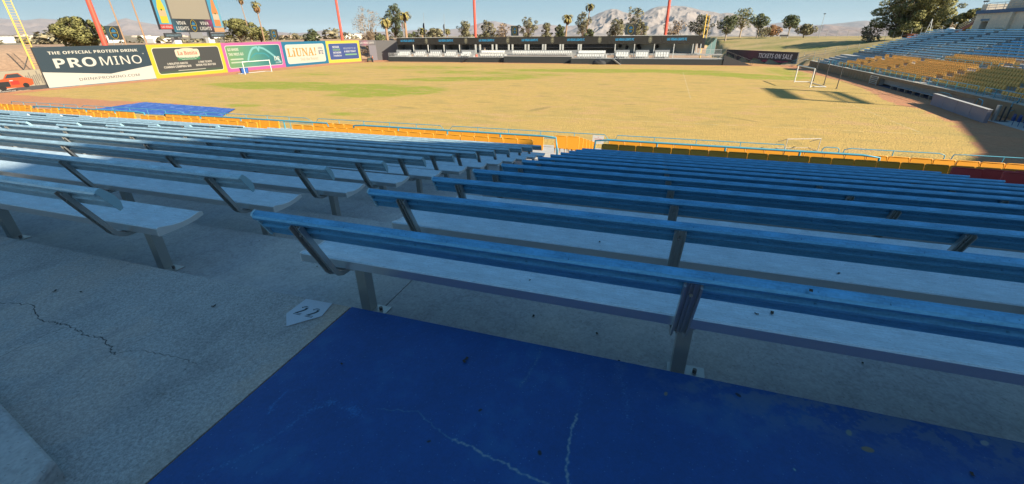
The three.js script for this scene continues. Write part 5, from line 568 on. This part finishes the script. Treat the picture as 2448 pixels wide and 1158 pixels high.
  g.setAttribute('position', new THREE.BufferAttribute(pa, 3)); g.setAttribute('normal', new THREE.BufferAttribute(na, 3)); g.setAttribute('color', new THREE.BufferAttribute(ca, 3)); const pm = tag(mesh('person', g, new THREE.MeshStandardMaterial({ vertexColors: true, roughness: 0.85 })), 'person in orange vest and dark trousers standing beside the utility cart', 'person'); pm.position.set(-83.6, 0, -120.2); pm.rotation.y = -0.5;
}

// ---------------------------------------------------------------- trees
const leafMat = new THREE.MeshStandardMaterial({ vertexColors: true, roughness: 0.85, side: THREE.DoubleSide });
const barkMat = std(0.16, 0.11, 0.075, 0.95), paleBark = std(0.34, 0.27, 0.20, 0.9);
function leaves(lobes, n, size, cols, flat = 1) { // small leaf-clump faces spread through the lobes' outer volume
  const pos = new Float32Array(n * 18), col = new Float32Array(n * 18), nor = new Float32Array(n * 18), tot = lobes.reduce((s, l) => s + l[3] * l[3], 0); const a = new THREE.Vector3(), b = new THREE.Vector3(), c = new THREE.Vector3(), d = new THREE.Vector3();
  for (let i = 0; i < n; i++) {
    let w = rnd() * tot, k = 0; while (k < lobes.length - 1 && (w -= lobes[k][3] * lobes[k][3]) > 0) k++; const L = lobes[k];
    do { d.set(rr(-1, 1), rr(-1, 1), rr(-1, 1)); } while (d.lengthSq() > 1 || d.lengthSq() < 0.05); const r = d.length(), q = Math.pow(r, 0.45) / r; d.multiplyScalar(q * L[3]); d.y *= flat; const px = L[0] + d.x, py = L[1] + d.y, pz = L[2] + d.z;
    a.set(rr(-1, 1), rr(-0.6, 0.6), rr(-1, 1)).normalize(); b.set(rr(-1, 1), rr(-0.4, 1), rr(-1, 1)).normalize(); const s = size * rr(0.55, 1.35); a.multiplyScalar(s); b.multiplyScalar(s * 0.7);
    const P4 = [[px - a.x, py - a.y, pz - a.z], [px + b.x * 0.8, py + b.y * 0.8, pz + b.z * 0.8], [px + a.x, py + a.y, pz + a.z], [px - b.x, py - b.y, pz - b.z]]; const o = i * 18;
    c.copy(a).cross(b); const ord = c.dot(d) > 0 ? [0, 2, 1, 0, 3, 2] : [0, 1, 2, 0, 2, 3]; d.normalize();
    ord.forEach((m, z) => { pos[o + z * 3] = P4[m][0]; pos[o + z * 3 + 1] = P4[m][1]; pos[o + z * 3 + 2] = P4[m][2]; nor[o + z * 3] = d.x + rr(-0.7, 0.7); nor[o + z * 3 + 1] = d.y + 0.15 + rr(-0.7, 0.7); nor[o + z * 3 + 2] = d.z + rr(-0.7, 0.7); });
    const cc = mixc(cols[0], cols[1], rnd()), e = rr(0.75, 1.3); for (let z = 0; z < 6; z++) { col[o + z * 3] = cc[0] * e; col[o + z * 3 + 1] = cc[1] * e; col[o + z * 3 + 2] = cc[2] * e; }
  }
  const g = new THREE.BufferGeometry(); g.setAttribute('position', new THREE.BufferAttribute(pos, 3)); g.setAttribute('color', new THREE.BufferAttribute(col, 3)); g.setAttribute('normal', new THREE.BufferAttribute(nor, 3)); return g;
}
const KIND = { pine: [[0.150, 0.152, 0.045], [0.235, 0.215, 0.078]], olive: [[0.155, 0.145, 0.078], [0.225, 0.20, 0.105]], green: [[0.070, 0.090, 0.034], [0.135, 0.145, 0.060]], dark: [[0.045, 0.055, 0.030], [0.10, 0.098, 0.05]], brown: [[0.24, 0.165, 0.10], [0.33, 0.235, 0.14]], rust: [[0.26, 0.12, 0.055], [0.34, 0.20, 0.09]] };
function tree(name, label, u, v, top, w, kind, o = {}) {
  const base = o.base ?? Math.max(-0.1, ground(u, v)), h = top - base, t = thing(name, label, 'tree', [u, base, -v], 0, o.group), bottom = h * (o.clear ?? 0.3), R = w / 2, lobes = [], nl = Math.round((o.lobes ?? 12) * 1.5);
  for (let i = 0; i < nl; i++) { const f = (i + 0.5) / nl, y = bottom + (h - bottom) * (0.08 + 0.84 * f), pr = o.cone ? 1 - 0.75 * f : Math.sqrt(Math.max(0.12, 1 - Math.pow(f * 1.7 - 0.75, 2))), a = i * 2.4 + rr(-0.5, 0.5), r = Math.max(0.4, R * (0.14 + 0.30 * Math.pow(rnd(), 1.5)) * (0.7 + 0.4 * pr) * Math.min(1, 15 / nl + 0.35) * (o.rs ?? 1)), d = Math.max(0, R * pr * Math.sqrt(rr(0.04, 1.15)) - r * 0.5); lobes.push([Math.cos(a) * d, Math.min(y, h - r * 0.8), Math.sin(a) * d, r]); }
  const trunk = [bar([0, -0.3, 0], [rr(-0.3, 0.3), bottom * 1.05, rr(-0.2, 0.2)], Math.max(0.12, w * 0.035), 7, Math.max(0.09, w * 0.025))]; for (const l of lobes) trunk.push(bar([0, bottom * rr(0.7, 1.1), 0], [l[0] * 0.9, l[1], l[2] * 0.9], Math.max(0.05, w * 0.014), 5, 0.03));
  if (o.twigs) for (let i = 0; i < o.twigs; i++) { const l = lobes[i % lobes.length], q = new THREE.Vector3(rr(-1, 1), rr(-0.3, 1), rr(-1, 1)).normalize().multiplyScalar(l[3] * rr(0.7, 1.15)); trunk.push(bar([l[0] * rr(0.3, 0.9), l[1] - l[3] * rr(0, 0.5), l[2] * rr(0.3, 0.9)], [l[0] + q.x, l[1] + q.y, l[2] + q.z], 0.035, 3, 0.015)); }
  mesh('trunk', trunk, o.pale ? paleBark : barkMat, t); mesh('crown', leaves(lobes, o.n ?? 1900, o.leaf ?? 0.30, KIND[kind], o.flat ?? 0.85), leafMat, t); return t;
}
const G1 = 'trees behind the outfield wall', G2 = 'trees behind the suite stand', G3 = 'trees on the grass bank';
tree('pine_tree', 'broad rounded olive pine behind the navy PROMINO board', -113, 64.8, 11.2, 8.8, 'pine', { n: 15000, leaf: 0.20, clear: 0.25, lobes: 24, group: G1 });
tree('pine_tree', 'tall layered pine right of the scoreboard', -111.2, 100.7, 12.0, 8.2, 'pine', { n: 6000, leaf: 0.23, lobes: 13, clear: 0.4, flat: 0.6, group: G1 }); tree('pine_tree', 'lower bushy pine right of the tall layered one', -115.4, 111.5, 9.8, 6.4, 'pine', { n: 2400, leaf: 0.26, group: G1 });
tree('shrub_tree', 'dense rounded shrub above the blue LiUNA board', -108.2, 124.6, 9.2, 5.8, 'green', { n: 2600, leaf: 0.24, clear: 0.2, cone: false, group: G1 });
tree('bare_tree', 'tall nearly leafless grey tree left of the two stout palms', -101.9, 145.9, 16.4, 9.5, 'brown', { n: 900, leaf: 0.22, twigs: 260, clear: 0.28, pale: true, group: G2 }); tree('pine_tree', 'tall dark pine between and behind the two stout palms', -105.1, 168.5, 18.6, 9.6, 'green', { n: 4200, leaf: 0.30, clear: 0.12, lobes: 18, group: G2 });
tree('shrub_tree', 'brown dry bush above the gateway', -98.5, 141, 8.6, 6.4, 'brown', { n: 1300, leaf: 0.24, twigs: 80, clear: 0.1, group: G2 }); tree('shrub_tree', 'green bush between the bare tree and the palms', -93.0, 140, 8.2, 5.2, 'green', { n: 1700, leaf: 0.25, clear: 0.1, group: G2 }); tree('shrub_tree', 'dark green bush behind the right stout palm', -86, 150, 8.8, 6.0, 'green', { n: 1800, leaf: 0.26, clear: 0.1, group: G2 });
[[-85.5, 164.1, 9.4, 6.0, 'olive', 'rounded olive tree behind the middle flagpole'], [-74.7, 169.3, 11.8, 7.2, 'olive', 'domed olive tree left of the second red pole'], [-67.0, 172.2, 12.1, 5.8, 'olive', 'narrow olive tree right of the second red pole'], [-62.9, 179.3, 11.0, 7.6, 'brown', 'thin tan tree beside the narrow olive one'], [-52.0, 177.5, 13.4, 8.2, 'olive', 'full tan-green tree right of the roofline emblem board'], [-47.7, 189.1, 11.0, 6.2, 'olive', 'open branched tree left of the single palm'], [-42.7, 190.3, 10.6, 4.2, 'green', 'small dark tree beside the single palm'], [-33.6, 192.1, 15.2, 7.2, 'olive', 'tall airy tree behind the slender palm'], [-18.2, 174.1, 11.6, 6.8, 'olive', 'wide olive tree left of the right emblem board'], [-14.0, 189.4, 16.5, 9.4, 'olive', 'tallest airy tree against the pale mountain'], [-10.0, 176, 11.0, 6.5, 'olive', 'rounded olive tree behind the right emblem board'], [1.0, 185.0, 11.1, 7.8, 'brown', 'leafless tan tree right of the rightmost red pole'], [-28.5, 178, 8.6, 4.2, 'green', 'small green shrub at the foot of the slender palm'], [-38.5, 176, 8.7, 3.6, 'green', 'small green shrub at the foot of the single palm']].forEach(([u, v, t, w, k, l]) => tree('park_tree', l, u, v, t, w, k, { n: k === 'brown' ? 800 : 1900, twigs: k === 'brown' ? 140 : 40, leaf: 0.28, clear: 0.25, group: G2 }));
[[9.6, 174.7, 12.4, 8.0, 'dark', 'dark rounded tree just right of the short yellow pole', 0.32], [18.5, 182.1, 12.1, 8.0, 'green', 'leafy green tree over the shaded bank, left of the pine', 0.34], [25.5, 203.4, 15.0, 9.2, 'pine', 'tall pine on the bank behind the leafy trees', 0.3], [29.0, 187.8, 12.8, 7.0, 'green', 'leaning green tree with pale trunk on the bank', 0.4], [37.7, 211.7, 9.4, 6.4, 'rust', 'rust coloured bush on the bank', 0.12], [38.3, 186.1, 12.0, 6.0, 'green', 'slim drooping tree standing alone on the bank', 0.45], [44.1, 189.9, 9.2, 6.6, 'olive', 'pale olive tree on the bank left of the floodlight pole', 0.25], [33.5, 205, 8.4, 5.2, 'olive', 'yellow-green bush behind the rust coloured one', 0.1], [47.8, 143.4, 8.4, 5.6, 'olive', 'pale thin bush left of the big pine', 0.05]].forEach(([u, v, t, w, k, l, c]) => tree('bank_tree', l, u, v, t, w, k, { n: w < 5.7 ? 900 : 2500, leaf: 0.25, clear: c, pale: true, group: G3 }));
{ // the big pine behind the right stand
  const t = tree('pine_tree', 'very large spreading pine behind the right stand', 55, 141, 16.5, 17.5, 'pine', { base: 4.6, n: 40000, leaf: 0.20, clear: 0.06, lobes: 60, rs: 1.25, flat: 0.62, twigs: 80 }); t.children[1].material = leafMat; }
tree('pine_tree', 'lower dark part of the pines right of the big one', 61, 131, 11.4, 7.5, 'pine', { base: 5.5, n: 7000, leaf: 0.24, clear: 0.08, lobes: 18, flat: 0.6 });
function palm(label, u, v, top, w, o = {}) {
  const base = Math.max(-0.1, ground(u, v)), h = top - base - w * 0.28, t = thing('palm_tree', label, 'palm tree', [u, base, -v], 0, 'palms behind the outfield'), lean = o.lean ?? 0, r0 = o.r ?? 0.3;
  const c = new THREE.QuadraticBezierCurve3(new THREE.Vector3(-lean, -0.2, 0), new THREE.Vector3(-lean * 0.3, h * 0.5, 0), new THREE.Vector3(0, h, 0)), tg = new THREE.TubeGeometry(c, 12, r0, 7), p = tg.attributes.position; for (let i = 0; i < p.count; i++) { const f = Math.min(1, Math.max(0, p.getY(i) / h)), q = c.getPoint(f), k = 1 - 0.35 * f; p.setX(i, q.x + (p.getX(i) - q.x) * k); p.setZ(i, q.z + (p.getZ(i) - q.z) * k); } tg.computeVertexNormals(); mesh('trunk', strip(tg), std(0.30, 0.19, 0.12, 0.95), t);
  const frond = (n, len, up0, up1, cols, wd) => { const pos = [], col = []; for (let i = 0; i < n; i++) { const a = rr(0, 6.283), e = rr(up0, up1), l = len * rr(0.8, 1.1), dx = Math.cos(a), dz = Math.sin(a), cc = mixc(cols[0], cols[1], rnd()); let x = 0, y = h, el = e; const S = 6; let prev = [x, y]; for (let s = 1; s <= S; s++) { const st = l / S; x += Math.cos(el) * st; y += Math.sin(el) * st; el -= 0.26 + 0.05 * s; for (const sd of [-1, 1]) { const wA = wd * (s === 1 ? 0.2 : 1 - Math.abs((s - 1) / S - 0.55)), wB = wd * (s === S ? 0.02 : 1 - Math.abs(s / S - 0.55)); const f = (X, Y, W2) => [dx * X - dz * W2 * sd, Y - Math.abs(W2) * 0.35, dz * X + dx * W2 * sd]; const A = f(prev[0], prev[1], 0), B = f(x, y, 0), C = f(x + st * 0.25, y, wB), E = f(prev[0] + st * 0.25, prev[1], wA); pos.push(...A, ...B, ...C, ...A, ...C, ...E); for (let z = 0; z < 6; z++) col.push(...cc.map((q) => q * (0.85 + 0.3 * (sd > 0 ? 1 : 0)))); } prev = [x, y]; } } const g = new THREE.BufferGeometry(); g.setAttribute('position', new THREE.Float32BufferAttribute(pos, 3)); g.setAttribute('color', new THREE.Float32BufferAttribute(col, 3)); g.computeVertexNormals(); return g; };
  mesh('crown', frond(46, w * 0.58, -0.3, 1.35, o.col ?? [[0.13, 0.12, 0.04], [0.24, 0.20, 0.075]], w * 0.07), leafMat, t); mesh('dead_skirt', frond(34, w * (o.skirt ?? 0.45), -1.3, -0.5, [[0.30, 0.17, 0.07], [0.22, 0.13, 0.065]], w * 0.07), leafMat, t);
}
const gold = [[0.20, 0.165, 0.05], [0.34, 0.27, 0.085]];
palm('stout golden palm, left of the pair near the gateway', -92.3, 142.8, 12.6, 4.9, { r: 0.55, col: gold }); palm('taller stout golden palm, right of the pair near the gateway', -86.8, 146.2, 14.5, 4.9, { r: 0.55, col: gold }); palm('short palm beside the left flagpole', -84.6, 153.5, 9.7, 4.0, { r: 0.3 }); palm('small palm behind the middle flagpole', -82.6, 169.5, 9.3, 3.4, { r: 0.28 });
palm('single palm with orange dead skirt behind the suite stand', -36.3, 174.3, 13.4, 4.6, { r: 0.38, lean: 0.7, skirt: 0.6, col: gold }); palm('slender tall palm in front of the airy tree', -31.3, 192.5, 17.6, 4.2, { r: 0.26, lean: 1.6, skirt: 0.5 });
palm('tall palm with drooping crown right of the scoreboard', -107.4, 104.7, 15.9, 2.9, { r: 0.2, lean: -0.3, skirt: 0.9 }); palm('thin palm cut by the top of the view right of the scoreboard', -109.8, 102.2, 17.2, 2.3, { r: 0.14, lean: -1.0, skirt: 0.9 }); palm('thin palm trunk rising between the red pole and emblem board', -117.5, 75.0, 22, 3, { r: 0.17, lean: -0.6 }); palm('thin palm trunk right of the left emblem board', -116.8, 79.2, 22, 3, { r: 0.19, lean: -0.4 });

// ---------------------------------------------------------------- bank furniture, fences, far town
{ const t = thing('floodlight_pole', 'slim grey floodlight pole on the grass bank', 'light pole', [47.6, ground(47.6, 186), -186]); mesh('pole', cyl(0.09, 0.06, 7.0, 8), galv, t); mesh('lamp', box(-0.3, 0.3, 7.0, 7.25, -0.2, 0.2), darkP, t); }
{ const t = thing('bank_bench', 'low dark bench under the slim tree on the bank', 'bench', [36.6, ground(36.6, 183), -183]); mesh('seat', box(-1.3, 1.3, 0.45, 0.53, -0.2, 0.2), darkP, t); mesh('back', box(-1.3, 1.3, 0.55, 1.0, -0.26, -0.2), darkP, t); for (const x of [-1.1, 1.1]) mesh('leg', box(x - 0.07, x + 0.07, 0, 0.45, -0.2, 0.2), whiteP, t); }
function wireFence(label, a, b, h, n) { const t = thing('wire_fence', label, 'fence', [0, 0, 0]); let pv = null; for (let i = 0; i <= n; i++) { const u = a[0] + (b[0] - a[0]) * i / n, v = a[1] + (b[1] - a[1]) * i / n, y = ground(u, v); mesh('post', bar([u, y, -v], [u, y + h, -v], 0.045, 5), galv, t); if (pv) for (const k of [1, 0.5, 0.05]) mesh('rail', bar([pv[0], pv[1] + h * k, -pv[2]], [u, y + h * k, -v], 0.02, 4), galv, t); pv = [u, y, v]; } }
wireFence('chain-link fence along the top of the grass bank', [40, 206], [66, 168], 2.2, 12); wireFence('chain-link fence below the big pine', [49, 150], [52.5, 121], 2.0, 9); wireFence('short fence beside the top of the tickets board', [29, 129], [40, 124], 1.0, 6);
{ const t = thing('windbreak_fence', 'teal mesh fence running back from the suite stand end', 'fence', [0, 0, 0]), m = std(0.07, 0.13, 0.13, 0.8, 0, { side: THREE.DoubleSide }); const A = [[9.2, 131], [10.6, 135.5], [12.0, 140]]; for (let i = 1; i < A.length; i++) { const p = A[i - 1], q = A[i], g = new THREE.BufferGeometry(), y0 = 2.3 + (i - 1) * 1.0, y1 = 2.3 + i * 1.0; g.setAttribute('position', new THREE.Float32BufferAttribute([p[0], 1.5, -p[1], q[0], 1.5, -q[1], q[0], y1 + 1.4, -q[1], p[0], 1.5, -p[1], q[0], y1 + 1.4, -q[1], p[0], y0 + 1.2, -p[1]], 3)); g.computeVertexNormals(); mesh('mesh_panel', g, m, t); mesh('post', bar([q[0], 0, -q[1]], [q[0], y1 + 1.5, -q[1]], 0.07), galv, t); } }
{
  const pale = [std(0.72, 0.66, 0.58, 0.8), std(0.55, 0.45, 0.36, 0.85), std(0.8, 0.78, 0.74, 0.8), std(0.40, 0.30, 0.24, 0.85)];
  for (let i = 0; i < 46; i++) { const left = true, a = (left ? rr(-66, -34) : rr(-33, -12)) * DEG, r = 330 + Math.pow(rnd(), 1.4) * 1700, u = r * Math.sin(a), v = r * Math.cos(a), w = rr(6, 17), d = rr(5, 11), h = rr(2.4, 4.2); const y = ground(u, v) - 0.5, rise = rnd() > 0.5 ? 1.2 : 0.3; const s = new THREE.Shape(); s.moveTo(-d / 2, 0); s.lineTo(d / 2, 0); s.lineTo(d / 2, h); s.lineTo(0, h + rise); s.lineTo(-d / 2, h); const g = new THREE.ExtrudeGeometry(s, { depth: w, bevelEnabled: false }).translate(0, 0, -w / 2).rotateY(rr(0, 3)); const b = tag(mesh('house', strip(g), pale[i % 4]), left ? `small pale house of the far town, ${nth(i + 1)} by nearness, beyond the boards` : 'small pale house of the far town behind the suite stand', 'house', left ? 'houses of the far town, left' : 'houses of the far town, middle'); b.position.set(u, y, -v); }
  const lg = leaves([[0, 1.2, 0, 1.5], [0.8, 1.0, 0.5, 1.1], [-0.7, 0.9, -0.6, 1.2]], 90, 0.55, [[0.17, 0.15, 0.09], [0.26, 0.22, 0.13]]), im = new THREE.InstancedMesh(lg, leafMat, 170), M = new THREE.Matrix4(), q = new THREE.Quaternion(), sc = new THREE.Vector3();
  for (let i = 0; i < 170; i++) { const a = rr(-68, -20) * DEG, r = 235 + Math.pow(rnd(), 2) * 1900, u = r * Math.sin(a), v = r * Math.cos(a), s = rr(0.6, 2.0); q.setFromAxisAngle(new THREE.Vector3(0, 1, 0), rr(0, 6)); M.compose(new THREE.Vector3(u, ground(u, v) - 0.2, -v), q, sc.set(s * 1.3, s, s * 1.3)); im.setMatrixAt(i, M); }
  im.name = 'scrub'; scene.add(im); tag(im, 'scattered desert scrub and distant town trees beyond the stadium', 'scrub', null, 'stuff');
}

{ // dry leaf flakes and grit lying about on the near floor and seats
  const g = new THREE.PlaneGeometry(0.022, 0.012, 2, 1), p = g.attributes.position; for (let i = 0; i < p.count; i++) p.setZ(i, 0.004 * Math.abs(p.getX(i)) / 0.011); g.rotateX(-Math.PI / 2); g.computeVertexNormals();
  const spots = [[0.55, 1.95, tread(1) + 0.412], [0.62, 1.98, tread(1) + 0.411], [-0.55, 1.93, tread(1) + 0.411], [0.58, 1.545, tread(1) + 0.786], [-0.3, 2.92, tread(2) + 0.411], [1.2, 2.9, tread(2) + 0.412]];
  for (let i = 0; i < 46; i++) { const k = Math.floor(rr(0, 4)); spots.push(k ? [rr(-3.2, 3), EDGE + (k - 1) * RUN + rr(0.05, 0.9), tread(k) + 0.003] : [rr(-3.8, 2.6), rr(0.5, 1.6), WALK + 0.003]); }
  const im = new THREE.InstancedMesh(g, std(0.035, 0.03, 0.024, 0.9, 0, { side: THREE.DoubleSide }), spots.length), M = new THREE.Matrix4(), q = new THREE.Quaternion(); spots.forEach(([u, v, h], i) => { q.setFromAxisAngle(new THREE.Vector3(0, 1, 0), rr(0, 6)); const s = rr(0.5, 1.2); M.compose(new THREE.Vector3(u, h + 0.001, -v), q, new THREE.Vector3(s, s, s)); im.setMatrixAt(i, M); }); im.name = 'leaf_litter'; scene.add(im); tag(im, 'scattered dark dry leaf flakes on the near floor and benches', 'litter', null, 'stuff');
}

renderer.render(scene, camera);
